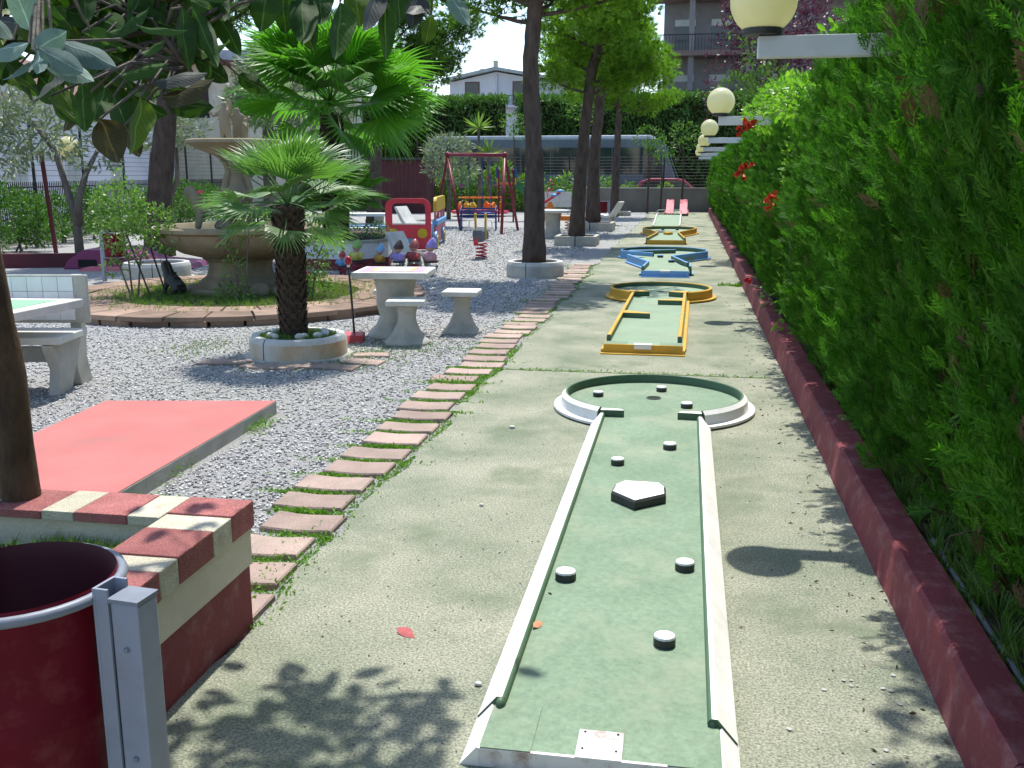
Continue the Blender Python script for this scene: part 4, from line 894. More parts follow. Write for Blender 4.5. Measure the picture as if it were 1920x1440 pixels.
m1 = [fan_me('frond', FROND1, .57, 26, 1.35, .50, .16, .026, 40+i) for i in range(3)]
sp = []
for i in range(6): sp.append((i*2.4+.3, RD.uniform(.9,1.35), RD.uniform(.72,.85)))
for i in range(9): sp.append((i*2.4+.9, RD.uniform(.45,.85), RD.uniform(.80,.95)))
for i in range(10): sp.append((i*2.4+1.7, RD.uniform(-.05,.35), RD.uniform(.82,.98)))
for i in range(6): sp.append((i*2.4+.2, RD.uniform(-.55,-.2), RD.uniform(.7,.85)))
fronds(t, 1.30, m1, sp)
t = thing('fan_palm', 'large bright green fan palm with broad fronds behind the fountain', 'palm', (-6.86, 18.8, .35))
palm_trunk(t, 2.5, .24, .20, PALMB, 26, 12)
m2 = [fan_me('frond', FROND2, 1.12, 36, 1.75, .62, .22, .028, 60+i) for i in range(3)]
sp = []
for i in range(5): sp.append((i*2.4+.5, RD.uniform(.95,1.35), RD.uniform(.8,.95)))
for i in range(8): sp.append((i*2.4+1.2, RD.uniform(.45,.9), RD.uniform(.95,1.08)))
for i in range(8): sp.append((i*2.4+.1, RD.uniform(-.05,.4), RD.uniform(.95,1.1)))
for i in range(6): sp.append((i*2.4+2.0, RD.uniform(-.7,-.15), RD.uniform(.9,1.0)))
fronds(t, 2.75, m2, sp + [(-1.5,1.0,1.0),(-2.0,.5,1.05),(-1.0,.35,1.05),(-2.6,.8,1.0),(-.6,.8,1.0),(-1.57,.0,1.0),(0,.12,1.12),(-.25,-.15,1.12),(.2,.45,1.1),(3.1,.1,1.1)], .7)
md = [fan_me('dry_frond', DRYF, .8, 22, 1.2, .6, .4, .03, 80)]
for i in range(9):
    o = link('dry_frond', md[0], t); o.location = (0,0,2.3); o.rotation_euler = (rad(-68 - 12*RD.random()), 0, i*.7); o.scale = (.75,)*3
t = thing('fan_palm', 'middling fan palm with green fronds just left of the white planter', 'palm', (-6.45, 18.0, .3))
b = MB(); b.tube([(0,0,0),(0,0,.8)], [.14,.16], 10); b.build('trunk', PALMB, t, True)
fronds(t, .95, [fan_me('frond', FROND2, .62, 28, 1.5, .6, .16, .03, 90)], [(i*2.4+.4, RD.uniform(-.2,1.2), RD.uniform(.8,1.05)) for i in range(18)])

# ---------------------------------------------------------------- pines
NEED = leafmat('pine_needle', (.13,.27,.02), (.23,.38,.045), (.15,.26,.03), .5, .5, .25)
NEEDD = leafmat('pine_needle_dark', (.07,.16,.025), (.12,.23,.04), None, .35, .5, .25)
NT = tuft(16, 1.15, .05, 0, 9)
def pine(label, loc, trunk, limbs, r0, needle=NEED, tl=.18, dens=48, group='pine trees in the garden'):
    """trunk: local points; limbs: (start index t 0..1, azimuth, elevation, length, clump radius)"""
    t = thing('pine_tree', label, 'tree', loc, 0, group)
    pts = [Vector(p) for p in trunk]; n = len(pts)
    b = MB(); rr = [r0*(1 - .62*i/(n-1)) for i in range(n)]; rr[0] *= 1.18
    # roughened trunk
    fine = []; fr = []
    for i in range(n-1):
        for q in range(6): fine.append(pts[i].lerp(pts[i+1], q/6)); fr.append((rr[i]+(rr[i+1]-rr[i])*q/6)*RD.uniform(.95,1.06))
    fine.append(pts[-1]); fr.append(rr[-1]); b.tube(fine, fr, 20)
    b.v = [(x+RD.uniform(-.014,.014), y+RD.uniform(-.014,.014), z+RD.uniform(-.03,.03)) for x, y, z in b.v]
    b.build('trunk', BARK, t, True)
    lb = MB(); Ps = []; Ds = []
    def clump(c, rad_):
        m = int(dens*(rad_/.4)**2); p, d = blob((rad_, rad_, rad_*.72), c, m); Ps.append(p); Ds.append(d + [0,0,.55])
    for s, az, el, L, cr in limbs:
        k = s*(n-1); i = min(int(k), n-2); p = pts[i].lerp(pts[i+1], k-i); r_ = r0*.34*(1-.5*s); path_ = [p]; e = el; a = az
        for q in range(5):
            path_.append(path_[-1] + Vector((math.cos(a)*math.cos(e), math.sin(a)*math.cos(e), math.sin(e)))*L/5); e += RD.uniform(.0,.16); a += RD.uniform(-.2,.2)
        lb.tube(path_, [r_*(1-.8*q/5) for q in range(6)], 6)
        for q in range(int(4 + L*3.2)):
            u = RD.uniform(.35,1.0); w = u*5; j = min(int(w),4); base = path_[j].lerp(path_[j+1], w-j)
            off = Vector((RD.gauss(0,.32), RD.gauss(0,.32), RD.uniform(.0,.42)))*L*.42; e2 = base + off
            lb.tube([base, base.lerp(e2,.5) + Vector((0,0,-.03)), e2], [r_*.32, r_*.22, r_*.1], 4); clump(e2, cr*RD.uniform(.7,1.15))
        clump(path_[-1], cr)
    lb.build('limbs', BARK, t)['kind'] = 'stuff'
    P = np.vstack(Ps); D = np.vstack(Ds) + rng.normal(size=(len(P),3))*.35
    V, F = scatter(NT[0], NT[1], P, D, tl*rng.uniform(.7,1.2,len(P))); o = npmesh('crown', V, F, needle, t); o['kind'] = 'stuff'
def limbset(n, s0, s1, L0, L1, cr, el0=.1, el1=.7):
    return [(s0 + (s1-s0)*i/(n-1), i*2.4 + RD.uniform(-.3,.3), el0 + (el1-el0)*i/(n-1) + RD.uniform(-.1,.1), L0 + (L1-L0)*i/(n-1), cr*RD.uniform(.85,1.15)) for i in range(n)]
pine('slim dark pine trunk rising from the round white planter, nearest of the pine row', (-2.62,17.05,.15), [(0,0,0),(-.0,0,1.8),(-.08,0,3.5),(.02,.05,4.6),(.1,.1,6.2),(.1,.1,7.6)], limbset(16,.56,1.0,2.1,1.0,.42,.25,.9) + [(.50,2.9,.15,1.5,.30),(.52,.2,.15,1.9,.40),(.55,3.4,.25,1.7,.34),(.56,-.5,.2,1.7,.40),(.54,1.2,.2,1.6,.4),(.58,2.4,.3,1.8,.36)], .175)
pine('leaning pine with bright crown behind the block planter, second of the pine row', (-2.76,24.9,.1), [(0,0,0),(.06,0,1.2),(.16,0,2.6),(.34,0,4.2),(.70,.1,5.2),(1.0,.2,6.6)], limbset(15,.55,1.0,1.7,1.0,.45,.2,.9) + [(.52,0,.2,1.5,.4),(.52,3.6,.2,1.2,.36)], .185)
pine('pine standing behind the litter bin pair, third of the pine row', (-2.95,31.3,.1), [(0,0,0),(.0,0,2),(.16,0,4.0),(.22,0,5.2),(.3,0,7.0)], limbset(13,.5,1.0,1.8,1.0,.46,.1,.9), .20)
pine('slim pine near the back wall, fourth of the pine row', (-3.1,42.3,0), [(0,0,0),(.05,0,2),(.12,0,4.2),(.16,0,6),(.2,0,7.5)], limbset(12,.5,1.0,2.0,1.1,.5,.1,.9), .17)
pine('thick pine trunk behind the fountain at the left', (-11.35,20.0,0), [(0,0,0),(.1,0,1.3),(.42,0,3.1),(.4,0,4.8),(.5,0,7.5)], limbset(10,.68,1.0,2.6,1.4,.5,.15,.8), .30, NEEDD)
pine('pine with a spreading crown against the sky behind the large palm', (-11.3,35.0,0), [(0,0,0),(.1,0,1.5),(.2,0,3.2),(.6,0,5.0),(.8,0,6.6),(.9,0,8.2)], limbset(14,.58,1.0,2.6,1.6,.5,.1,.8) + [(.55,-.1,.15,2.7,.42),(.62,-.2,.3,3.3,.5),(.7,.1,.3,3.0,.5)], .26, NEEDD)
pine('forked pine rising between the chimney and the large palm', (-13.1,30.0,0), [(0,0,0),(.05,0,2.5),(.1,0,5.0),(.05,0,6.2),(.3,0,7.6),(.4,0,8.8)], limbset(9,.66,1.0,2.3,1.4,.45,.3,.9), .19, NEEDD)

# ---------------------------------------------------------------- big-leaved tree in the brick planter
LEAVES = [(-1.33,1.9,2.01,-1.43,1.88,1.99,0.05,'g'),(-1.36,1.95,2.04,-1.39,1.95,2.15,0.053,'g'),(-1.29,1.85,1.99,-1.23,1.88,2.02,0.046,'g'),(-1.3,1.96,2.02,-1.19,1.96,1.98,0.055,'g'),(-1.3,1.9,2.0,-1.18,1.87,1.92,0.048,'g'),(-1.28,1.85,1.99,-1.24,1.81,1.93,0.03,'g'),(-1.34,1.95,2.0,-1.37,1.88,1.93,0.044,'g'),(-1.26,1.83,1.99,-1.17,1.83,1.94,0.04,'g'),(-1.43,1.99,2.03,-1.47,1.97,2.08,0.045,'g'),(-1.37,2.04,1.97,-1.37,1.98,1.89,0.051,'p'),(-1.41,2.07,1.92,-1.33,2.05,1.84,0.043,'d'),(-1.31,2.04,1.94,-1.29,2.0,1.85,0.04,'d'),(-1.46,2.17,1.95,-1.42,2.18,1.88,0.042,'y'),(-1.32,2.14,1.94,-1.32,2.09,1.85,0.044,'d'),(-1.3,2.08,1.87,-1.27,2.1,1.78,0.067,'r'),(-1.24,2.15,1.92,-1.23,2.12,1.79,0.061,'y'),(-1.3,2.18,1.86,-1.26,2.17,1.79,0.037,'r'),(-1.17,2.12,1.92,-1.04,2.13,1.93,0.062,'r'),(-1.21,2.21,1.91,-1.11,2.24,1.9,0.045,'d'),(-1.19,2.12,1.95,-1.09,2.16,1.98,0.048,'p'),(-1.29,2.16,1.97,-1.19,2.17,2.0,0.041,'d'),(-1.38,2.27,2.08,-1.26,2.28,2.11,0.051,'d'),(-1.17,2.04,2.06,-1.07,2.06,2.04,0.02,'d'),(-1.16,2.03,2.0,-1.12,2.06,2.02,0.02,'d'),(-1.18,2.26,2.13,-1.16,2.22,2.0,0.042,'d'),(-1.16,2.27,2.13,-1.09,2.26,1.99,0.037,'d'),(-1.31,2.35,2.18,-1.3,2.36,2.09,0.052,'d'),(-1.47,2.27,1.92,-1.5,2.24,1.86,0.039,'r'),(-1.36,2.24,1.93,-1.3,2.2,1.85,0.051,'d'),(-1.45,2.32,2.13,-1.34,2.29,2.08,0.057,'d'),(-1.51,2.31,2.14,-1.42,2.33,2.11,0.065,'d'),(-1.47,2.3,2.07,-1.37,2.31,2.02,0.06,'d'),(-1.43,2.3,2.04,-1.36,2.33,1.96,0.062,'d'),(-1.49,2.34,2.02,-1.42,2.35,1.93,0.058,'d'),(-1.44,2.41,2.06,-1.33,2.38,1.99,0.059,'y'),(-1.42,2.43,2.15,-1.47,2.37,2.07,0.065,'d'),(-1.55,2.3,2.15,-1.45,2.3,2.18,0.06,'d'),(-1.5,2.29,2.02,-1.4,2.26,1.97,0.06,'d'),(-1.39,2.53,2.12,-1.49,2.53,2.16,0.056,'d'),(-1.34,2.31,2.02,-1.25,2.34,1.98,0.047,'d'),(-1.61,2.38,2.05,-1.54,2.39,1.96,0.062,'d'),(-1.61,2.44,2.11,-1.67,2.38,2.01,0.069,'d'),(-1.49,2.38,1.98,-1.41,2.4,1.92,0.062,'d'),(-1.37,2.34,1.94,-1.27,2.32,1.87,0.048,'d'),(-1.67,2.41,2.0,-1.59,2.39,1.92,0.063,'d'),(-1.05,2.61,2.22,-0.99,2.6,2.07,0.062,'d'),(-0.96,2.73,2.21,-0.94,2.66,2.05,0.076,'d'),(-1.03,2.62,2.24,-0.99,2.55,2.06,0.065,'d'),(-0.81,2.65,2.2,-0.8,2.64,2.05,0.042,'d'),(-0.83,2.66,2.23,-0.84,2.6,2.11,0.056,'p'),(-0.75,2.77,2.23,-0.76,2.73,2.15,0.053,'p'),(-0.74,2.87,2.19,-0.75,2.85,2.11,0.039,'y'),(-0.67,2.79,2.24,-0.61,2.78,2.14,0.041,'g'),(-0.73,2.78,2.22,-0.76,2.7,2.15,0.044,'p'),(-1.11,2.61,2.24,-1.12,2.56,2.13,0.07,'d'),(-1.2,2.7,2.26,-1.15,2.67,2.16,0.058,'d'),(-1.02,2.73,2.26,-0.99,2.7,2.14,0.058,'d'),(-0.96,2.85,2.28,-0.93,2.8,2.17,0.061,'y'),(-0.84,2.87,2.28,-0.82,2.85,2.17,0.058,'d'),(-1.12,2.71,2.24,-1.11,2.72,2.13,0.058,'d'),(-1.21,2.59,2.25,-1.26,2.55,2.17,0.051,'d'),(-1.22,2.48,2.22,-1.16,2.47,2.14,0.041,'d'),(-1.85,2.6,2.22,-1.72,2.56,2.13,0.063,'d'),(-1.55,2.83,2.27,-1.5,2.79,2.15,0.069,'d'),(-1.62,2.48,2.18,-1.49,2.5,2.16,0.064,'d'),(-1.68,2.19,2.11,-1.52,2.17,2.08,0.043,'p'),(-1.41,2.53,2.21,-1.45,2.51,2.08,0.061,'d'),(-1.49,2.59,2.23,-1.6,2.57,2.14,0.051,'d'),(-1.73,2.45,2.17,-1.75,2.38,2.04,0.055,'p'),(-1.9,2.78,2.24,-1.88,2.78,2.09,0.068,'d'),(-1.41,2.65,2.19,-1.25,2.65,2.16,0.069,'d'),(-1.53,2.58,2.28,-1.6,2.56,2.18,0.054,'d'),(-1.49,2.44,2.2,-1.42,2.45,2.14,0.063,'d'),(-1.54,2.63,2.15,-1.39,2.63,2.16,0.051,'y'),(-1.44,2.26,2.08,-1.35,2.27,2.04,0.044,'d'),(-1.68,2.72,2.35,-1.56,2.74,2.32,0.064,'d'),(-1.38,2.59,2.25,-1.3,2.6,2.18,0.065,'d'),(-1.64,2.56,2.19,-1.6,2.51,2.06,0.061,'p'),(-1.6,2.41,2.15,-1.51,2.43,2.11,0.065,'d'),(-1.8,2.62,2.17,-1.91,2.62,2.11,0.058,'d'),(-1.78,2.37,2.17,-1.72,2.36,2.06,0.053,'y'),(-1.64,2.53,2.2,-1.71,2.49,2.13,0.055,'y'),(-1.5,2.42,2.23,-1.4,2.38,2.15,0.053,'d'),(-1.42,2.48,2.28,-1.48,2.43,2.16,0.059,'d'),(-1.61,2.25,2.11,-1.51,2.24,2.07,0.051,'y'),(-1.42,2.27,2.08,-1.43,2.25,1.98,0.058,'d'),(-1.53,2.62,2.29,-1.51,2.6,2.18,0.065,'d'),(-1.98,2.73,2.19,-2.03,2.7,2.09,0.059,'p'),(-1.77,2.36,2.17,-1.72,2.31,2.05,0.056,'p'),(-1.6,2.35,2.2,-1.53,2.34,2.11,0.062,'d'),(-1.54,2.36,2.12,-1.53,2.33,2.0,0.056,'y'),(-1.67,2.83,2.19,-1.65,2.77,2.05,0.06,'d'),(-0.84,3.34,2.4,-0.92,3.33,2.33,0.057,'d'),(-0.86,2.97,2.32,-0.94,2.93,2.22,0.058,'d'),(-1.41,3.28,2.47,-1.35,3.23,2.37,0.064,'d'),(-0.82,2.63,2.34,-0.77,2.64,2.24,0.049,'p'),(-1.33,3.3,2.54,-1.38,3.23,2.45,0.058,'d'),(-0.85,3.21,2.38,-0.74,3.19,2.29,0.068,'d'),(-1.01,2.54,2.29,-1.01,2.53,2.21,0.046,'p'),(-1.38,3.11,2.5,-1.32,3.1,2.42,0.069,'p'),(-1.02,3.05,2.41,-0.96,3.03,2.33,0.056,'d'),(-1.17,3.15,2.49,-1.13,3.14,2.39,0.061,'y'),(-0.78,2.91,2.36,-0.69,2.89,2.28,0.057,'d'),(-0.76,2.85,2.34,-0.73,2.81,2.24,0.053,'y'),(-0.61,2.67,2.33,-0.54,2.63,2.26,0.046,'d'),(-1.14,3.21,2.46,-1.2,3.12,2.33,0.058,'d'),(-1.26,3.18,2.45,-1.17,3.18,2.35,0.064,'d'),(-0.88,2.96,2.35,-0.89,2.95,2.26,0.058,'d'),(-1.08,2.69,2.36,-1.07,2.66,2.25,0.054,'d'),(-1.4,3.06,2.37,-1.31,3.06,2.26,0.063,'p'),(-1.22,3.13,2.47,-1.11,3.1,2.36,0.061,'d'),(-1.16,2.66,2.3,-1.2,2.61,2.23,0.048,'d'),(-1.2,2.71,2.27,-1.21,2.66,2.17,0.056,'d'),(-1.05,3.36,2.4,-1.07,3.34,2.25,0.061,'d'),(-1.18,3.3,2.42,-1.09,3.24,2.3,0.068,'y'),(-0.94,3.21,2.5,-0.9,3.18,2.36,0.054,'d'),(-0.77,3.23,2.44,-0.74,3.18,2.3,0.054,'d'),(-1.17,2.77,2.36,-1.26,2.74,2.27,0.054,'p')]
LG = bigleaf('leaf_glaucous', (.14,.21,.185), (.18,.26,.235), .26, .7, .15, (.7,1.0,.6))
LD_ = bigleaf('leaf_dark_green', (.028,.075,.016), (.048,.11,.022), .28, .65, .18, (1.0,1.3,.3))
LY = bigleaf('leaf_backlit', (.075,.15,.018), (.11,.19,.025), .5, .5, .3, (1.05,1.2,.25))
LRD = bigleaf('leaf_reddish', (.05,.06,.018), (.085,.075,.025), .32, .55, .3, (1.15,1.0,.4))
LPP = bigleaf('leaf_grey_purple', (.05,.064,.056), (.055,.066,.06), .25, .55, .3, (.9,1.0,.7))
KM = {'g': LG, 'd': LD_, 'y': LY, 'r': LRD, 'p': LPP}
def leaf_me(m, bend, wv, seed):
    V = []; F = []; n = 8; r = random.Random(seed)
    for i in range(n+1):
        t_ = i/n; w = math.sin(PI*min(1, t_**.8))**.75*.5 if 0 < i < n else 0.0
        zc = bend*(t_*t_) ; yz = t_ - .12*bend*t_
        for k in (-1,-.5,0,.5,1): V.append((w*k, zc*-1 + .16*abs(k)*w*1.2 + wv*math.sin(9*t_+k)*w*.3, yz))
    for i in range(n):
        for k in range(4): a = i*5+k; F.append((a, a+1, a+6, a+5))
    o = npmesh('leaf', V, F, m, smooth=True); me = o.data; bpy.data.objects.remove(o); return me
LM = {k: [leaf_me(KM[k], bd, wv, i) for i, (bd, wv) in enumerate(((.12,.15),(.25,.3),(-.1,.2)))] for k in KM}
tree = thing('broadleaf_tree', 'tree with large oval leaves overhanging from the brick planter', 'tree', (-2.55, 3.3, .3))
O = Vector((-2.55, 3.3, .3))
b = MB(); tp = [Vector(p) for p in ((-2.52,3.28,.25),(-2.53,3.29,.55),(-2.53,3.29,1.0),(-2.57,3.28,1.5),(-2.72,3.2,2.1),(-2.70,3.1,2.6))]
fine = []; fr = []
for i in range(5):
    for q in range(5): fine.append(tp[i].lerp(tp[i+1], q/5) - O); fr.append((.078 - .007*(i+q/5))*RD.uniform(.95,1.06))
b.tube(fine, fr, 14); b.build('trunk', mat('young_bark', (.10,.065,.04), (.055,.038,.026), 14, .9, .8, 40, .1, stretch=(1,1,.4), dirt=(.16,.12,.08), dscale=9, damt=.5), tree, True)
BRN = [[(-2.70,3.1,2.5),(-2.2,2.75,2.75),(-1.75,2.4,2.5),(-1.45,2.15,2.2)], [(-2.70,3.1,2.5),(-2.1,2.9,2.6),(-1.65,2.65,2.35),(-1.35,2.4,2.12),(-1.18,2.3,1.98)], [(-2.70,3.1,2.55),(-2.0,3.1,2.9),(-1.4,3.0,2.75),(-.95,2.9,2.5),(-.6,2.85,2.3)], [(-2.7,3.1,2.55),(-2.4,3.6,3.4),(-1.8,4.3,4.0),(-1.2,4.75,4.1),(-.8,4.9,4.15)], [(-2.7,3.1,2.5),(-3.2,2.9,2.9),(-3.7,2.8,3.0)], [(-2.7,3.1,2.5),(-2.9,3.7,3.0),(-3.0,4.2,3.2)]]
b = MB()
for p in BRN: b.tube([Vector(q)-O for q in p], [.03*(1-.8*i/(len(p)-1)) for i in range(len(p))], 7)
b.build('branches', BARKG, tree, True)['kind'] = 'stuff'
bp_ = [Vector(q) for p in BRN for a_, c_ in zip(p, p[1:]) for q in [Vector(a_).lerp(Vector(c_), k_/6) for k_ in range(7)]]
tw = MB()
def put_leaf(p0, p1, w, k, nrm=None):
    p0 = Vector(p0); p1 = Vector(p1); d = p1 - p0; L = d.length; d.normalize()
    n_ = nrm or Vector((0.15*RD.gauss(0,1), -.75 + .35*RD.gauss(0,1), .45 + .35*RD.gauss(0,1)))
    x = d.cross(n_).normalized(); y = d.cross(x)
    o = link('leaf', RD.choice(LM[k]), tree); M_ = Matrix((x, y, d)).transposed(); o.rotation_mode = 'QUATERNION'; o.rotation_quaternion = M_.to_quaternion(); o.location = p0 - O; o.scale = (w*1.12, L, L)
    near = min(bp_, key=lambda q: (q-p0).length + RD.uniform(0,.12))
    if (near-p0).length < .45: tw.tube([near-O, (near*.45+p0*.55) + Vector((0,0,.03)) - O, p0-O], [.005,.004,.0028], 5)
for x0,y0,z0,x1,y1,z1,w,k in LEAVES: put_leaf((x0,y0,z0), (x0+(x1-x0)*1.08,y0+(y1-y0)*1.08,z0+(z1-z0)*1.08), w*1.08, k)
for i in range(230):
    p = Vector((RD.uniform(-2.0,-1.15), RD.uniform(2.25,2.8), RD.uniform(2.0,2.5))); p.x -= .25*(p.y-2.25); d = Vector((RD.gauss(.2,.6), RD.gauss(0,.3), RD.uniform(-1,.1))).normalized(); put_leaf(p, p + d*RD.uniform(.09,.13), RD.uniform(.042,.058), RD.choice('dddddddyr'))
for i in range(150):  # unseen high leaves, added and placed for their soft ground shadow
    p = Vector((RD.gauss(-1.2,.36), RD.gauss(4.58,.2), RD.uniform(3.9,4.5))); d = Vector((RD.gauss(0,1), RD.gauss(0,1), RD.uniform(-.6,.2))).normalized()
    if p.x < -.78: put_leaf(p, p + d*RD.uniform(.10,.15), RD.uniform(.045,.065), RD.choice('dddyp'), Vector((RD.gauss(0,.4),RD.gauss(0,.4),1)))
for i in range(60):   # the rest of the crown, above and behind the picture's upper edge
    p = RD.choice(bp_) + Vector((RD.gauss(0,.22), RD.gauss(.1,.22), RD.uniform(.12,.45)))
    if p.y < 2.2 and p.z < 2.5: p.z += .5
    d = Vector((RD.gauss(0,1), RD.gauss(0,1), RD.uniform(-.8,.3))).normalized(); put_leaf(p, p + d*RD.uniform(.09,.15), RD.uniform(.045,.065), RD.choice('dddyp'), Vector((RD.gauss(0,.5),RD.gauss(0,.5),1)))
tw.build('twigs', BARKG, tree)['kind'] = 'stuff'
# ---------------------------------------------------------------- playground things
PRED = mat('play_red', (.60,.03,.065), (.52,.025,.055), 3, .4, spec=.5); PPINK = mat('play_pink', (.55,.16,.20), (.48,.13,.17), 3, .5)
PYEL = mat('play_yellow', (.55,.38,.02), (.48,.32,.02), 3, .45); PBLU = mat('play_blue', (.16,.36,.62), (.13,.30,.55), 3, .45)
PORG = mat('play_orange', (.70,.20,.02), (.62,.16,.02), 3, .45); PGRN = mat('play_green', (.03,.16,.06), (.025,.13,.05), 3, .45)
DRED = mat('swing_red', (.20,.015,.03), (.15,.012,.025), 5, .45); NAVY = mat('navy_paint', (.03,.07,.22), (.025,.055,.18), 4, .45)
def rrect(x0, x1, z0, z1, rt, rb, n=5):
    out = []
    for cx, cz, a, r in ((x1-rt, z1-rt, 0, rt), (x0+rt, z1-rt, PI/2, rt), (x0+rb, z0+rb, PI, rb), (x1-rb, z0+rb, 3*PI/2, rb)):
        for i in range(n+1): out.append((cx + r*math.cos(a+PI/2*i/n), cz + r*math.sin(a+PI/2*i/n)))
    return out
def frame_plate(b, outer, inner, y0, y1, mi=0):
    n = len(outer); vs_ = [(p[0],y,p[1]) for y in (y0,y1) for p in outer] + [(p[0],y,p[1]) for y in (y0,y1) for p in inner]; fs_ = []
    for i in range(n):
        j = (i+1) % n
        fs_ += [(i,j,2*n+j,2*n+i),(n+j,n+i,3*n+i,3*n+j),(j,i,n+i,n+j),(2*n+i,2*n+j,3*n+j,3*n+i)]
    b._add(vs_, fs_, mi)
t = thing('play_bus', 'red play bus panel with yellow headlight and pink and yellow side wagon', 'play bus', (-6.4, 22.4, 0), rad(9))
b = MB(); frame_plate(b, rrect(-.53,.53,.03,1.20,.22,.04), rrect(-.37,.40,.62,1.09,.10,.03), -.03, .03); b.build('front_panel', PRED, t, bevel=.006)
b = MB(); b.box(-.365,.395,-.045,-.031,.60,.63); b.build('window_ledge', CONCW, t)
b = MB(); b.lathe([(.115,0),(.115,.02),(0,.022)], 20); o = b.build('headlight', PYEL, t); o.rotation_euler = (PI/2,0,0); o.location = (.33,-.031,.40)
b = MB(); b.lathe([(.115,0),(.115,.02),(0,.022)], 20); o = b.build('headlight', PYEL, t); o.rotation_euler = (PI/2,0,0); o.location = (-.34,-.031,.40)
b = MB(); b.ext(rrect(-.13,.15,.14,.28,.06,.06), 'y', -.05, -.031); b.build('number_plate', PBLU, t, bevel=.004)
b = MB(); b.box(.50,.56,.9,3.6,.10,.52); b.build('side_panel', PPINK, t, bevel=.01)
b = MB(); b.box(.46,.60,.95,3.55,.525,.66); b.build('side_stripe', PBLU, t, bevel=.03)
b = MB(); b.ext(rrect(.98,3.5,.86,1.20,.22,.03), 'x', .49, .57); b.build('roof_panel', PYEL, t, bevel=.01)
for y in (1.05, 1.9, 2.7, 3.4):
    b = MB(); b.box(.505,.555,y-.05,y+.05,.662,.92); b.build('window_pillar', PPINK, t)
b = MB(); b.box(.44,.50,.05,.85,.10,.60); b.build('door_panel', PBLU, t)
for y in (.62, 2.6):
    b = MB(); b.lathe([(.21,0),(.21,.05),(0,.05)], 20); b.lathe([(0,0),(.21,0)], 20); o = b.build('wheel', PBLU, t); o.rotation_euler = (0,PI/2,0); o.location = (.565,y,.20)
    b = MB(); b.lathe([(.12,0),(.12,.02),(0,.02)], 16); h = b.build('wheel_hub', PYEL, o); h.location = (0,0,.051)
    for q in range(4):
        b = MB(); b.ball((.17*math.cos(q*PI/2+.6), .17*math.sin(q*PI/2+.6), .055), .025, 8); b.build('wheel_nut', PYEL, o)
b = MB(); b.box(-.5,.44,.6,1.0,.30,.36); b.box(-.46,-.40,.65,.95,0,.30); b.box(.36,.42,.65,.95,0,.30); b.build('bench_seat', PBLU, t)

def lounger(label, loc, rz, s=1.0):
    t = thing('concrete_chair', label, 'chair', loc, rz, 'white concrete garden chairs')
    pr_ = [(.55,.40),(.30,.38),(.05,.34),(-.08,.36),(-.20,.52),(-.40,.82),(-.46,.80),(-.28,.46),(-.14,.28),(.05,.26),(.30,.31),(.55,.345)]
    b = MB(); b.ext([(x*s,z*s) for x, z in pr_], 'y', -.27*s, .27*s); b.build('seat_shell', CONCW, t, bevel=.012)
    for y in (-.18, .10):
        b = MB(); b.ext([(.40*s,0),(.50*s,0),(.46*s,.33*s),(.30*s,.31*s),(.34*s,.2*s)], 'y', y*s, (y+.08)*s); b.build('front_leg', CONCG, t)
        b = MB(); b.ext([(-.20*s,0),(-.08*s,0),(.02*s,.27*s),(-.16*s,.28*s),(-.12*s,.15*s)], 'y', y*s, (y+.08)*s); b.build('rear_leg', CONCG, t)
lounger('white concrete chair in front of the red play bus', (-5.12, 17.9, 0), rad(-28), .85)
lounger('white concrete chair seen through the play bus window', (-7.6, 27.2, 0), rad(-18), 1.05)
lounger('white concrete chair beside the litter bin pair', (-2.72, 34.9, 0), rad(165), 1.0)

t = thing('raised_planter', 'white walled planter with dark red base behind the gnomes', 'planter', (0,0,0))
poly = [(-7.7,17.75),(-6.05,17.45),(-5.6,18.2),(-6.1,20.2),(-7.7,20.4)]
b = MB(); b.prism(poly, 0, .20); b.build('red_base', REDP, t)
def grow(p, k, c=(-6.7,18.8)): return [(c[0]+(x-c[0])*k, c[1]+(y-c[1])*k) for x, y in p]
b = MB(); b.prism(grow(poly,.993), .2002, .50); b.build('white_wall', CREAM if False else WM, t)
b = MB(); b.prism(grow(poly,1.02), .5002, .545); b.build('coping', CONCG, t, bevel=.008)
b = MB(); b.prism(grow(poly,.9), .5455, .57); b.build('soil_fill', SOIL, t)
leafcloud('ground_foliage', [((-6.1,18.0,.62),(.5,.3,.16)),((-6.05,18.9,.65),(.2,.6,.2)),((-6.9,18.2,.68),(.5,.3,.2))], 3000, .07, FROND1, t)
o = t.children[-1]
# smaller low white wall block behind
t = thing('low_wall', 'low white concrete wall stub just right of the large palm trunk', 'wall', (-7.15, 21.6, 0), rad(8))
b = MB(); b.box(-.4,.28,-.1,.1,0,.52); b.build('wall_body', CONCG, t)
b = MB(); b.box(-.44,.32,-.14,.14,.521,.57); b.build('wall_cap', CONCW, t, bevel=.01)

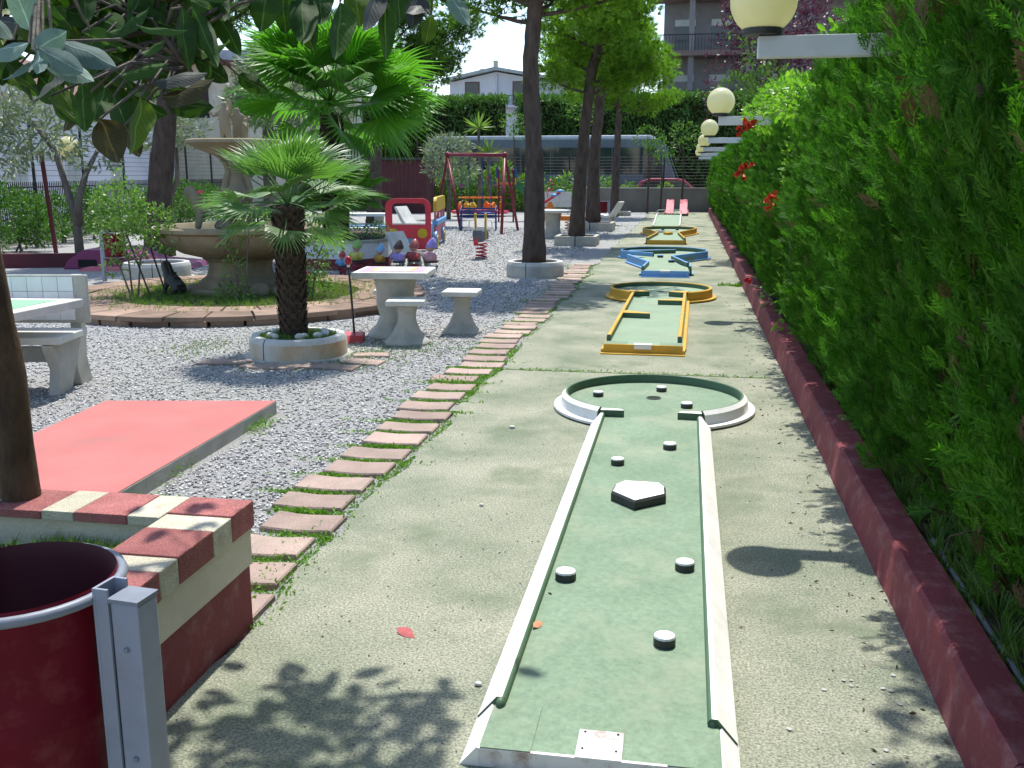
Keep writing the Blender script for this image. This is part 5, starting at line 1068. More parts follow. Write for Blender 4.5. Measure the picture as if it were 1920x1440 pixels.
# generic garden gnomes seen from behind
SKINM = mat('gnome_skin', (.55,.33,.24), None, 4, .5); 
GN = [((-6.0,17.0),'red','sky blue',(.42,.02,.05),(.14,.36,.62),.36,0.2,'kneeling low'),((-5.83,16.75),'green','yellow',(.22,.42,.10),(.56,.52,.12),.50,.1,'tall'),((-5.4,16.75),'light blue','ochre',(.22,.44,.72),(.50,.28,.05),.44,-.3,'short'),((-5.03,16.65),'dark brown','violet',(.06,.035,.03),(.30,.25,.60),.50,-.2,'stooping'),((-4.83,16.95),'brick red','brick red',(.42,.10,.08),(.42,.08,.08),.50,0,'narrow'),((-4.42,16.6),'violet','pink',(.36,.28,.68),(.58,.30,.36),.54,-.4,'standing')]
GN[0] = ((-5.97,16.35),) + GN[0][1:]
for i, ((x, y), cn, bn, cc, bc, h, lean, how) in enumerate(GN):
    t = thing('garden_gnome', '%s garden gnome with %s cap and %s coat beyond the game table' % (how, cn, bn), 'garden gnome', (x, y+.3, 0), 2.6 + lean, 'garden gnomes in a row')
    cm_ = mat('gnome_cap_%d' % i, cc, None, 4, .4, spec=.5); bm_ = mat('gnome_coat_%d' % i, bc, None, 4, .45); tr = mat('gnome_trousers_%d' % i, ((.10,.20,.35) if i == 5 else (.30,.03,.05)), None, 4, .5)
    h *= 1.22; s = h/.54
    o = skin('coat', [(0,0,.17*s,.085*s),(0,.01,.26*s,.10*s),(0,.0,.34*s,.075*s),(.10*s,.02,.31*s,.04*s),(.13*s,.07*s,.24*s,.035*s),(-.10*s,.02,.31*s,.04*s),(-.13*s,.07*s,.24*s,.035*s)], [(0,1),(1,2),(2,3),(3,4),(2,5),(5,6)], bm_, t)
    o = skin('trousers', [(0,0,.15*s,.07*s),(.05*s,0,.10*s,.045*s),(.055*s,.0,.03*s,.04*s),(.06*s,.05*s,.025*s,.03*s),(-.05*s,0,.10*s,.045*s),(-.055*s,0,.03*s,.04*s),(-.06*s,.05*s,.025*s,.03*s)], [(0,1),(1,2),(2,3),(0,4),(4,5),(5,6)], tr, t)
    b = MB(); b.lathe([(.094*s,.185*s),(.104*s,.19*s),(.104*s,.208*s),(.098*s,.212*s)], 16); b.build('belt', BLK, t, True)
    b = MB(); b.ball((0,.01,.40*s), .062*s, 12); b.ball((0,.075*s,.40*s), .016*s, 6); b.build('head', SKINM, t, True)
    b = MB(); b.lathe([(.074*s,.40*s),(.08*s,.425*s),(.065*s,.47*s),(.04*s,.515*s),(.012*s,.54*s),(0,.542*s)], 14); b.v = [(x_, y_-.25*max(0,z_-.43*s), z_) for x_, y_, z_ in b.v]; b.build('cap', cm_, t, True)
t = thing('spring_rider', 'spring rocker toy with red coil, yellow posts and white handles', 'spring rider', (-4.30, 20.6, 0))
b = MB(); b.tube([(.11*math.cos(a*.55), .11*math.sin(a*.55), .02+.30*a/46) for a in range(47)], .016, 6); b.build('spring', PRED, t, True)
b = MB(); b.lathe([(.14,0),(.14,.02),(0,.022)], 16); b.build('base_plate', DRED, t)
b = MB(); b.ext([(-.35,.36),(.30,.36),(.36,.46),(.2,.60),(-.2,.56),(-.38,.62),(-.42,.5)], 'x', -.10, .10); b.build('body', mat('rocker_grey', (.14,.14,.17), None, 4, .5), t, bevel=.02)
b = MB(); b.tube([(-.05,-.32,.30),(-.04,-.34,.42),(0,-.33,.55)], [.05,.06,.03], 8); b.build('nose', PRED, t, True)
for sx in (-1, 1):
    b = MB(); b.tube([(sx*.10,-.05,.40),(sx*.11,-.05,.90)], .026, 8); b.ball((sx*.11,-.05,.91), .035, 8); b.build('upright', PYEL, t, True)
    b = MB(); b.tube([(sx*.13,-.05,.82),(sx*.24,-.05,.78),(sx*.25,-.05,.66),(sx*.13,-.05,.60)], .014, 6); b.build('handle', WHITE, t, True)
    b = MB(); b.box(min(sx*.1,sx*.22), max(sx*.1,sx*.22), -.2,-.1,.37,.40); b.build('footrest', CONCW, t)
b = MB(); b.box(-.09,.09,-.07,-.04,.52,.66); b.build('back_panel', WHITE, t)
t = thing('swing_set', 'dark red swing frame with hanging seats at the middle of the playground', 'swing', (0,0,0))
A = (-5.50,29.9,2.30); B = (-7.75,31.9,2.36)
b = MB(); b.tube([A, B], .06, 10); b.build('top_beam', DRED, t, True)
for nm, c in (('end_cap', A), ('end_cap', B)): b = MB(); b.ball(c, .10, 10); b.build(nm, DRED, t, True)
for a_, c_ in ((A,(-5.41,28.85,0)),(A,(-5.30,31.1,0)),(B,(-7.10,30.85,0)),(B,(-8.55,33.4,0))):
    b = MB(); b.tube([a_, c_], .045, 8); b.build('leg', DRED, t, True)
for f in (.3, .68):
    p = Vector(A).lerp(Vector(B), f); d = (Vector(B)-Vector(A)).normalized()
    for s in (-.22, .22):
        b = MB(); b.tube([p + d*s, p + d*s - Vector((0,0,1.75))], .012, 5); b.build('chain', NAVY, t)
    b = MB(); q = p - Vector((0,0,1.76)); b.bar(q - d*.25, q + d*.25, .22, .04); b.build('swing_seat', NAVY, t)
t = thing('bench_swing', 'navy blue slatted bench behind the spring rocker', 'bench', (-6.55, 31.0, 0), rad(8))
for k in range(4): b = MB(); b.box(-.52,.52,.16,.19,.42+.075*k,.475+.075*k); b.build('back_slat', NAVY, t)
for k in range(4): b = MB(); b.box(-.52,.52,-.22+.09*k,-.15+.09*k,.38,.40); b.build('seat_slat', NAVY, t)
for x in (-.55, .55):
    b = MB(); b.tube([(x,-.24,0),(x,-.22,.62),(x,.2,.75),(x,.22,0)], .02, 6); b.build('side_frame', NAVY, t)
t = thing('slide', 'playground slide with red ladder, yellow sides and green chute', 'slide', (-6.75, 37.0, 0), rad(10))
for x in (-.28, .26):
    b = MB(); b.tube([(x,-.55,0),(x,-.05,1.5),(x,.0,1.85)], .035, 6); b.ball((x,0,1.88), .06, 8, 0); b.build('ladder_rail', NAVY if x > 2 else DRED, t, True)
for k in range(6):
    z = .22 + .22*k; b = MB(); b.tube([(-.28,-.55+.5*z/1.5,z),(.26,-.55+.5*z/1.5,z)], .022, 6); b.build('rung', DRED, t)
b = MB(); b.box(-.32,.30,-.02,.5,1.36,1.42); b.build('platform', PORG, t)
for x in (-.36, .32):
    b = MB(); b.ext([(-.1,1.36),(.5,1.36),(.45,1.6),(.15,1.72),(-.05,1.6)], 'x', x, x+.05); b.build('side_guard', PYEL, t, bevel=.01)
    b = MB(); b.tube([(x+.02,.0,1.6),(x+.02,.0,2.0)], .05, 8); b.build('blue_post', NAVY, t)
b = MB(); b.ext([(.30,1.40),(.55,1.30),(1.15,.30),(1.35,.22),(1.35,.12),(1.1,.18),(.45,1.2),(.3,1.3)], 'y', .0, .5); b.build('chute', PGRN, t)
for y in (-.04, .5):
    b = MB(); b.ext([(.30,1.55),(.58,1.42),(1.18,.42),(1.38,.34),(1.38,.12),(1.1,.18),(.45,1.2),(.3,1.3)], 'y', y, y+.04); b.build('chute_side', PORG if y > 0 else PGRN, t)
b = MB(); b.box(1.0,1.55,-.05,.55,.05,.2); b.build('chute_foot', PORG, t, bevel=.03)
t = thing('carousel', 'small orange and yellow merry go round by the back wall', 'carousel', (-8.7, 41.5, 0))
b = MB(); b.lathe([(0,.12),(1.2,.12),(1.22,.18),(1.2,.24),(0,.24)], 24); b.build('deck', PRED, t)
for k in range(6):
    a = k*PI/3 + .3; x, y = .85*math.cos(a), .85*math.sin(a)
    b = MB(); b.ext([(-.2,.25),(.2,.25),(.22,.45),(.10,.62),(-.02,.5),(-.2,.55)], 'y', -.08, .08); o = b.build('seat_figure', PORG if k % 2 else PYEL, t, bevel=.03); o.location = (x, y, 0); o.rotation_euler = (0,0,a+PI/2)
b = MB(); b.tube([(math.cos(a*.3)*.9, math.sin(a*.3)*.9, .78) for a in range(22)], .025, 6); b.build('hand_rail', PORG, t)
for k in range(3): b = MB(); a = k*2.1; b.tube([(.9*math.cos(a),.9*math.sin(a),.24),(.9*math.cos(a),.9*math.sin(a),.78)], .02, 5); b.build('rail_post', PYEL, t)
t = thing('seesaw', 'red seesaw with blue seats seen past the nearest pine', 'seesaw', (-5.75, 41.8, 0), rad(12))
b = MB(); b.bar((-.75,0,.25),(.42,0,1.0), .12, .10); b.build('beam', PRED, t)
for x, z in ((.42,1.05),(.18,.88)): b = MB(); b.ball((x,0,z), .16, 10, sc=(1.2,1,.4)); b.build('seat', PBLU, t, True)
b = MB(); b.ext([(-.3,0),(.3,0),(.06,.6),(-.06,.6)], 'y', -.1, .1); b.build('stand', PORG, t)
b = MB(); b.tube([(-.1,0,.75),(-.15,0,1.05),(.1,0,1.1)], .02, 6); b.build('handle', PRED, t)
t = thing('spring_rider', 'orange and blue spring rocker behind the round picnic table', 'spring rider', (-3.75, 31.5, 0))
b = MB(); b.tube([(.10*math.cos(a*.6), .10*math.sin(a*.6), .02+.26*a/30) for a in range(31)], .018, 6); b.build('spring', PORG, t, True)
b = MB(); b.ext([(-.42,.30),(.36,.30),(.5,.44),(.42,.6),(.2,.45),(-.2,.45),(-.42,.62),(-.5,.45)], 'y', -.07, .07); b.build('body', PORG, t, bevel=.02)
b = MB(); b.ball((-.4,0,.42), .14, 10); b.build('blue_nose', PBLU, t, True)
t = thing('notice_panel', 'blank white panel standing behind the seesaw', 'panel', (-5.9, 44.3, 0), rad(8))
b = MB(); b.box(-.75,.75,-.02,.02,.30,.98); b.build('board', CONCW, t); 
for x in (-.6,.6): b = MB(); b.box(x-.03,x+.03,.021,.06,0,.95); b.build('post', CONCG, t)
t = thing('picnic_table', 'long low white concrete table behind the large palm', 'table', (-8.6, 25.5, 0), rad(8))
b = MB(); b.box(-.75,.75,-.4,.4,.66,.73); b.build('table_top', CONCW, t, bevel=.01)
for x in (-.5, .5): b = MB(); b.box(x-.08,x+.08,-.3,.3,0,.66); b.build('leg', CONCG, t)
b = MB(); b.box(-.4,1.3,-.95,-.6,.38,.45); b.build('bench_plank', PBLU, t)
PURP = mat('magenta_ramp', (.20,.03,.10), (.16,.025,.085), 2, .55, dirt=(.3,.08,.15), damt=.3)
t = thing('golf_ramp', 'purple painted mini golf hump at the far left behind the litter bin', 'golf ramp', (-10.75, 17.3, 0), rad(10))
b = MB(); b.ext([(-.85,.0),(1.6,.0),(1.5,.08),(.75,.14),(.2,.36),(-.45,.36),(-.75,.16)], 'y', -.35, .9); b.build('hump', PURP, t, bevel=.02)
b = MB(); b.box(-.55,-.2,-.356,-.351,.04,.18); b.build('tunnel_mouth', BLACK, t)
b = MB(); b.ext([(-.4,0),(1.2,0),(1.1,.06),(-.3,.06)], 'y', -.75, -.36); b.build('apron', PPINK, t)
b = MB(); b.bar((-16,15.9,.13),(-11.4,17.3,.13), .16, .27); b.build; tag(b.build('garden_wall', mat('maroon_wall', (.10,.022,.03), (.07,.018,.025), 3, .8, .2)), 'low maroon garden wall left of the purple hump', 'wall')

# ---------------------------------------------------------------- left boundary: wall, iron fence, white building
t = thing('iron_fence', 'black iron picket fence on a low wall along the left side', 'fence', (-16.2, 20.0, 0), math.atan2(20.0,-3.0)-PI/2)
LF = 20.2
b = MB(); b.box(-.12,.12,-5.5,LF,0,.44); b.build('base_wall', CONCG, t)
IRON = mat('black_iron', (.02,.018,.02), None, 5, .5)
pk = MB(); pk.box(-.009,.009,-.009,.009,.46,1.52); pk.ball((0,0,1.54), .018, 6); po = pk.build('picket', IRON, t); po.location = (0,-5.4,0)
for i in range(1, 255):
    o = link('picket', po.data, t); o.location = (0, -5.4 + .10*i, 0)
for z in (.62, 1.40): b = MB(); b.box(-.012,.012,-5.5,LF,z,z+.03); b.build('rail', IRON, t)
for i in range(9):
    b = MB(); b.box(-.03,.03,-.03,.03,.44,3.1); o = b.build('tall_post', IRON, t); o.location = (-.25, -4.6 + 2.9*i, 0)
for z in [1.7 + .14*k for k in range(10)]:
    b = MB(); b.tube([(-.25,-5.4,z),(-.25,LF,z)], .006, 4); b.build('wire', IRON, t)
WALLW = mat('white_building', (.66,.67,.72), (.60,.61,.66), .8, .9, .1, 40, .15, dirt=(.5,.5,.52), dscale=.6, damt=.4)
SHUT = mat('grey_shutter', (.46,.48,.46), (.42,.44,.42), 3, .6)
t = thing('white_building', 'long white rendered building with grey shutters behind the left fence', 'building', (-19.6, 15, 0), math.atan2(30,-5)-PI/2)
b = MB(); b.box(-6,0,-2,33,0,4.3); b.build('wall', WALLW, t)
b = MB(); b.box(-6.3,.55,-2.3,33.3,4.3,4.55); b.build('eaves_slab', CONCW, t)
b = MB(); b.ext([(-6.4,4.55),(.6,4.55),(-2.9,6.2)], 'y', -2.3, 33.3); b.build('roof', mat('roof_brown', (.16,.07,.055), (.11,.05,.04), 3, .8, .4, 30), t)
for i, y in enumerate((7.6, 11.5, 15.6, 19.8, 24, 28.5)):
    w = MB(); w.box(.002,.03,y-.62,y+.62,.75,2.55); f = w.build('window_surround', CONCW, t)
    for sy in (-1, 1):
        b = MB(); b.box(.031,.06,min(y+sy*.02,y+sy*.52),max(y+sy*.02,y+sy*.52),.85,2.45); s_ = b.build('shutter', SHUT, t)
        b = MB()
        for k in range(16): b.box(.061,.068,min(y+sy*.06,y+sy*.48),max(y+sy*.06,y+sy*.48),.92+.092*k,.92+.092*k+.05)
        q = b.build('slats', SHUT, s_); q['kind'] = 'stuff'
# house with chimney
t = thing('tiled_house', 'house with brown eaves, metal roof sheet and a brick chimney at upper left', 'house', (-23.5, 46, 0), rad(-6))
b = MB(); b.box(-5,4.5,0,9,0,6.9); b.build('wall', CREAM, t)
b = MB(); b.ext([(-5.7,7.25),(5.2,6.55),(5.2,6.75),(-5.7,7.45)], 'y', -.8, 9.5); b.build('eaves', mat('brown_eaves', (.14,.06,.055), None, 3, .8), t)
b = MB(); b.ext([(-5.6,7.46),(5.1,6.78),(5.1,7.2),(-5.6,8.0)], 'y', -.3, 9.4); b.build('metal_roof', mat('grey_metal_sheet', (.38,.42,.47), None, 3, .5), t)
for x in (-3.0, 0, 2.8):
    b = MB(); b.box(x-.6,x+.6,-.03,-.002,4.4,5.8); f = b.build('window', mat('dark_glass', (.03,.04,.05), None, 3, .1, spec=.6), t)
b = MB(); b.box(2.9,3.7,.5,1.3,6.9,8.1); c = b.build('chimney', mat('chimney_brick', (.33,.10,.07), (.26,.08,.06), 4, .9), t)
for k in range(3): b = MB(); b.box(2.86,3.74,.46,1.34,7.5+.2*k,7.57+.2*k); b.build('brick_course', CONCG, c)

# ---------------------------------------------------------------- left shrubs and olives
SHR = leafmat('shrub_green', (.05,.13,.02), (.09,.19,.035), None, .35, .45, .35); OLV = leafmat('olive_leaf', (.16,.21,.13), (.24,.29,.19), None, .3, .5, .4, (.9,1.0,.6))
OLD = leafmat('oleander_leaf', (.10,.20,.03), (.18,.30,.06), None, .4, .4, .4)
def shrub(name, label, loc, blobs, dens, sz, m, stems=3, h=.8, group=None, st=1.0, cat='shrub'):
    t = thing(name, label, cat, loc, 0, group); leafcloud('foliage', blobs, dens, sz, m, t, stretch=st)
    b = MB()
    for i in range(stems): b.tube([(RD.uniform(-.1,.1),RD.uniform(-.1,.1),0),(RD.uniform(-.15,.15),RD.uniform(-.1,.1),h*.6),(RD.uniform(-.3,.3),RD.uniform(-.2,.2),h)], [.025,.018,.01], 5)
    b.build('stems', BARKG, t)['kind'] = 'stuff'; return t
for i in range(13):
    y = 17.6 + 1.45*i; x = -15.2 - (y-20)*.15 + RD.uniform(-.25,.25); s = RD.uniform(.75,1.15)
    shrub('shrub', 'dark green shrub in front of the iron fence, number %s counted from the camera' % ['one','two','three','four','five','six','seven','eight','nine','ten','eleven','twelve','thirteen'][i], (x, y, 0), [((0,0,.75*s),(.55*s,.55*s,.55*s)),((.3,.2,.45),(.45,.4,.35)),((-.2,-.2,1.15*s),(.32,.3,.3))], 1700, .11, SHR, group='shrubs along the left fence')
def olive(label, loc, trunks, blobs, dens=90, sz=.14, m=OLV, cat='tree'):
    t = thing('olive_tree', label, cat, loc, 0, 'olive trees on the left'); b = MB()
    for p in trunks: b.tube(p, [.10*(1-.6*i/(len(p)-1)) for i in range(len(p))], 8)
    b.build('trunk', BARKG, t, True); leafcloud('crown', blobs, dens, sz, m, t, stretch=1.6)
olive('olive tree with a forked trunk beside the left globe lamp', (-12.6,19.0,0), [[(0,0,0),(0,0,.8),(-.15,0,1.4),(-.35,0,2.2),(-.8,0,2.8)],[(.02,0,.7),(.08,0,1.2),(.3,0,1.75),(.6,0,2.2)]], [((-1.0,0,2.65),(.75,.7,.6)),((-1.9,.2,2.3),(.8,.7,.65)),((-.3,.1,2.5),(.6,.6,.45)),((.45,.1,2.05),(.5,.5,.3)),((-2.6,.2,2.7),(.8,.8,.8)),((-1.6,0,3.2),(.9,.8,.5))], 420, .13)
olive('pale olive tree behind the fountain top', (-9.7,22.5,0), [[(0,0,0),(-.25,0,.9),(-.15,0,1.5),(.15,0,2.2),(.5,0,2.9)]], [((.3,0,3.6),(1.2,1,.75)),((-.5,.2,3.3),(.8,.8,.5)),((1.2,0,3.3),(.8,.8,.6)),((0,0,4.1),(.8,.7,.45))], 420, .14)
olive('slim olive tree with twisted stem left of the thick pine', (-13.4,23.5,0), [[(0,0,0),(.1,0,.8),(-.05,0,1.5),(.05,0,2.3)],[(.3,0,0),(.4,0,1.0),(.7,0,1.6),(.75,0,2.4)]], [((.2,0,2.9),(.9,.8,.6)),((1.0,0,2.8),(.6,.6,.4))], 380, .14)
olive('small grey olive tree behind the play bus', (-9.35,38.5,0), [[(0,0,0),(.05,0,1.0),(0,0,2.0)]], [((0,0,2.6),(1.0,.9,.7)),((.5,0,1.9),(.7,.6,.5)),((-.4,0,2.0),(.6,.6,.5))], 380, .15)

# ---------------------------------------------------------------- back: wall, fence, shrubs, yuccas
t = thing('back_wall', 'low grey concrete wall with wire fence closing the garden at the back', 'wall', (0, 47.2, 0))
WGR = mat('grey_wall', (.25,.235,.21), (.19,.18,.16), 1.2, .9, .3, 40, .1, dirt=(.12,.11,.09), dscale=.9, damt=.6, stretch=(1,1,.4))
for i in range(11):
    b = MB(); b.box(-23.8+2.3*i,-23.8+2.3*(i+1)-.01,0,.18,0,1.08); b.build('wall_panel', WGR, t)
b = MB(); b.box(-23.8,1.5,-.03,.21,1.081,1.13); b.build('wall_cap', CONCG, t)
for i in range(12): b = MB(); b.box(-.03,.03,-.03,.03,1.13,2.6); o = b.build('fence_post', IRON, t); o.location = (-23.2+2.2*i,.09,0)
for i in range(10): b = MB(); b.tube([(-23.5,.09,1.25+.14*i),(1.4,.09,1.25+.14*i)], .006, 4); b.build('wire', IRON, t)
fl = [((.62,.08,.22),0)]
for i in range(14):
    x = -22 + 1.62*i + RD.uniform(-.3,.3); s = RD.uniform(.8,1.2); last = i > 10
    if last: s *= .55
    lab = 'leafy oleander shrub along the back wall, number %s from the left' % ['one','two','three','four','five','six','seven','eight','nine','ten','eleven','twelve','thirteen','fourteen'][i]
    t2 = shrub('oleander', lab, (x, 46.6 if not last else 48.2, 0), [((0,0,1.0*s+(.5 if last else 0)),(.8*s,.5,.75*s)),((.4,0,1.6*s),(.5*s,.4,.4*s)),((-.3,-.2,.6*s+(.5 if last else 0)),(.6,.4,.45*s))], 450, .19, OLD, 3, 1.2*s, 'oleanders along the back wall', 1.3)
    for q in range(3):
        b = MB(); b.ball((RD.uniform(-.5,.5), -.4, RD.uniform(1.0,1.7)*s), .07, 6); b.build('bloom', ROSEP if q < 2 else ROSEM, t2)
def yucca(label, loc, h, L):
    t = thing('yucca', label, 'yucca', loc, 0, 'yuccas before the coach'); b = MB(); b.tube([(0,0,0),(.05,0,h*.5),(0,0,h)], [.09,.075,.06], 8); b.build('trunk', BARKG, t, True)
    n = 46; a = rng.uniform(0,2*PI,n); e = rng.uniform(-.3,1.4,n); D = np.stack([np.cos(a)*np.cos(e), np.sin(a)*np.cos(e), np.sin(e)],1)
    V, F = scatter([(0,0,0),(-.055,.0,.35),(.055,0,.35),(0,-.04,1)], T_DIA_F, np.tile([0,0,h],(n,1)), D, L*rng.uniform(.8,1.1,n)); npmesh('leaves', V, F, leafmat('yucca_leaf', (.16,.26,.06), (.24,.34,.09), None, .4, .4), t)['kind'] = 'stuff'
yucca('taller yucca rosette on a stem in front of the coach', (-9.4,44.6,0), 3.75, .85); yucca('shorter yucca rosette above the swing beam', (-8.85,44.0,0), 2.65, .75)
for i, (x, y, h) in enumerate(((-1.9,46.4,3.4),(-1.3,46.5,2.9),(-5.0,46.2,4.6),(-.35,46.6,3.6),(-8.0,45.9,4.0),(-12.5,45.5,4.4))):
    t = thing('young_tree', ['thin bare young tree by the back wall behind the fourth pine','thin bare sapling by the back wall near the far ramp','thin young tree between the second and third pines','thin dark sapling by the wall left of the red car','slim trunk behind the slide','slim trunk behind the play bus'][i], 'tree', (x, y, 0))
    b = MB(); b.tube([(0,0,0),(.05,0,h*.5),(-.05,0,h)], [.06,.045,.02], 6); b.build('trunk', BARK, t)
    leafcloud('crown', [((0,0,h),(.7,.6,.5)),((.2,0,h-.5),(.5,.4,.3))], 260, .16, NEEDD, t)

# ---------------------------------------------------------------- street: road, coach, car
rd = MB(); rd.box(-60, 40, 48.3, 57.5, -.02, .006); tag(rd.build('street', mat('asphalt', (.06,.06,.062), (.05,.05,.05), 2, .9, .2, 80)), 'dark asphalt street behind the back wall', None, kind='structure')
COACHM = mat('coach_silver', (.11,.155,.185), (.095,.14,.165), 2, .4, metal=.0, coat=.2); GLASSB = mat('coach_glass', (.02,.035,.04), (.015,.03,.035), 2, .06, spec=.7)  # coach body colour darkened to carry the tall hedge's shade
t = thing('coach', 'silver blue coach with dark windows parked beyond the back wall', 'bus', (-7.4, 53.0, 0))
b = MB(); b.ext([(-6.6,.45),(6.3,.45),(6.75,.6),(6.72,1.3),(6.05,3.3),(5.7,3.55),(-6.3,3.55),(-6.6,3.3)], 'y', 0, 2.5); b.build('body', COACHM, t, bevel=.06)
b = MB(); b.ext([(-6.4,3.552),(5.6,3.552),(5.3,3.72),(-6.1,3.72)], 'y', .1, 2.4); b.build('roof', mat('coach_roof', (.62,.68,.72), None, 2, .4), t, bevel=.04)
for i in range(7):
    x0 = -6.35+1.62*i; b = MB(); b.box(x0,x0+1.58,-.012,-.002,1.75,3.1); b.build('side_window', GLASSB, t)
b = MB(); b.ext([(5.02,1.0),(5.95,1.0),(5.95,2.2),(5.6,3.1),(5.02,3.1)], 'y', -.012, -.002); b.build('door', GLASSB, t)
b = MB(); b.bar((6.79,.1,1.5),(6.2,.1,3.1), .05, .05); b.build('pillar', COACHM, t)
b = MB(); b._add([(6.74,.15,1.35),(6.74,2.35,1.35),(6.10,2.35,3.2),(6.10,.15,3.2)], [(0,1,2,3)]); b.v = [(x+.02,y,z+.005) for x,y,z in b.v]; b.build('windscreen', GLASSB, t)
for x in (-3.6, 4.1):
    b = MB(); b.lathe([(.48,0),(.48,.25),(0,.25)], 20); o = b.build('wheel', BLK, t); o.rotation_euler = (PI/2,0,0); o.location = (x,-.005+.0,.48)
    b = MB(); b.lathe([(.28,.252),(0,.26)], 16); b.build('rim', COACHM, o)
for x in (-5.5,-3.2,-.9,1.5,3.2): b = MB(); b.box(x,x+.012,-.008,-.002,.6,1.6); b.build('panel_gap', BLK, t)
b = MB(); b.tube([(6.2,-.05,3.35),(6.75,-.2,3.2),(6.9,-.2,2.8)], .04, 6); b.build('mirror_arm', BLK, t)
t = thing('parked_car', 'pinkish red car parked behind the back wall near the hedge', 'car', (-1.0, 50.0, 0))
CARP = mat('car_red', (.42,.02,.06), (.38,.018,.05), 2, .25, coat=.6, spec=.5)
b = MB(); b.ext([(-2.1,.3),(2.0,.3),(2.05,.75),(1.9,.95),(1.25,1.02),(.75,1.46),(.35,1.54),(-.9,1.54),(-1.35,1.42),(-1.75,1.02),(-2.1,.92)], 'y', 0, 1.65); b.build('body', CARP, t, bevel=.05)
for poly in ([(.05,1.02),(1.08,1.02),(.68,1.40),(.05,1.46)], [(-.05,1.02),(-1.45,1.02),(-1.15,1.40),(-.05,1.46)]):
    b = MB(); b.ext(poly, 'y', -.012, -.002); b.build('side_window', GLASSB, t)
for x in (-1.35, 1.3):
    b = MB(); b.lathe([(.31,0),(.31,.18),(0,.18)], 18); o = b.build('wheel', BLK, t); o.rotation_euler = (PI/2,0,0); o.location = (x,-.005,.31)
    b = MB(); b.lathe([(.19,.182),(0,.19)], 14); b.build('rim', COACHM, o)
b = MB(); b.box(1.9,2.06,.1,.4,.62,.78); b.build('headlight', WHITE, t)
# tall clipped hedge across the street
TH = leafmat('tall_hedge', (.06,.14,.03), (.11,.21,.05), None, .3, .5)
for nm, x0, x1, lb in (('clipped_hedge',-26,-11.1,'long tall clipped hedge across the street behind the coach, left part'), ('clipped_hedge',-10.4,4.0,'long tall clipped hedge across the street behind the pines, right part')):
    t = thing(nm, lb, 'hedge', ((x0+x1)/2, 60.6, 0)); w = (x1-x0)/2
    b = MB(); b.box(-w+.2,w-.2,-.5,1.2,.1,5.9); b.build('dark_inner_core', CORE, t)
    n = int(w*1500); P = np.stack([rng.uniform(-w,w,n), rng.uniform(-.95,-.4,n), rng.uniform(.1,6.15,n)],1); 
    n2 = int(w*700); P2 = np.stack([rng.uniform(-w,w,n2), rng.uniform(-.8,1.4,n2), rng.uniform(5.8,6.3,n2)],1)
    P = np.vstack([P,P2]); P[:,1] += .18*np.sin(P[:,0]*2.1)*np.cos(P[:,2]*1.3); D = rng.normal(size=(len(P),3))*.7 + [0,-.5,.7]
    V, F = scatter(T_DIA_V, T_DIA_F, P, D, rng.uniform(.16,.38,len(P))); npmesh('foliage', V, F, TH, t)['kind'] = 'stuff'
# red shed
t = thing('garden_shed', 'dark red boarded shed behind the large palm', 'shed', (-13.0, 44.0, 0), rad(3))
b = MB(); b.box(-1.3,1.3,0,2,0,2.35); b.build('wall', mat('shed_red', (.10,.035,.036), (.075,.028,.03), 6, .8), t)
b = MB(); b.box(-1.45,1.45,-.15,2.15,2.351,2.45); b.build('roof', BLK, t)
for k in range(13): b = MB(); b.box(-1.3+.2*k+.004,-1.3+.2*(k+1)-.004,-.02,-.001,0.02,2.33); b.build('plank', MATS['shed_red'], t)

# ---------------------------------------------------------------- houses far behind
DARKG = mat('dark_window', (.025,.03,.04), None, 3, .15, spec=.6)
t = thing('gabled_house', 'white house with a low gable roof and two dark windows above the far hedge', 'house', (-14.4, 78, 0))
HW = mat('house_white', (.62,.62,.66), (.56,.56,.60), 1, .9)
b = MB(); b.ext([(-4.3,0),(5.6,0),(5.6,8.35),(-.6,9.45),(-4.3,8.7)], 'y', 0, 9); b.build('wall', HW, t)
b = MB(); b.ext([(-4.85,8.72),(-.6,9.55),(5.9,8.42),(5.9,8.62),(-.6,9.78),(-4.85,8.94)], 'y', -.6, 9.5); rf = b.build('roof', mat('roof_greygreen', (.42,.47,.46), None, 2, .8), t)
b = MB(); b.box(-.95,-.65,.6,1.0,9.6,10.35); b.build('chimney', CONCG, rf); b = MB(); b.box(-2.0,-1.0,.6,1.4,9.4,9.75); b.build('roof_box', CONCG, rf)
for x0, x1, z0, z1 in ((-3.0,-2.0,7.55,8.65),(.75,1.75,6.9,8.65)):
    b = MB(); b.box(x0-.08,x1+.08,-.03,-.002,z0-.08,z1+.08); f = b.build('window_frame', mat('brown_frame', (.16,.06,.05), None, 3, .7), t); b = MB(); b.box(x0,x1,-.045,-.031,z0,z1); b.build('pane', DARKG, f)
b = MB(); b.box(-.4,3.4,-1.0,-.02,6.75,6.9); bl = b.build('balcony', HW, t)
for k in range(20): b = MB(); b.box(-.38+.19*k,-.36+.19*k,-.98,-.96,6.9,7.6); b.build('baluster', IRON, bl)
b = MB(); b.box(-.4,3.4,-.99,-.95,7.6,7.64); b.build('handrail', IRON, bl)
b = MB(); b.tube([(-.55,-.08,0),(-.55,-.08,9.3)], .06, 6); b.build('downpipe', HW, t)
t = thing('brick_chimney', 'small far brick chimney left of the gabled house', 'chimney', (-22.5, 80, 0)); b = MB(); b.box(-.5,.5,0,1,0,8.6); b.build('stack', MATS['chimney_brick'], t); b = MB(); b.box(-.6,.6,-.1,1.1,8.6,8.8); b.build('cap', CONCG, t)
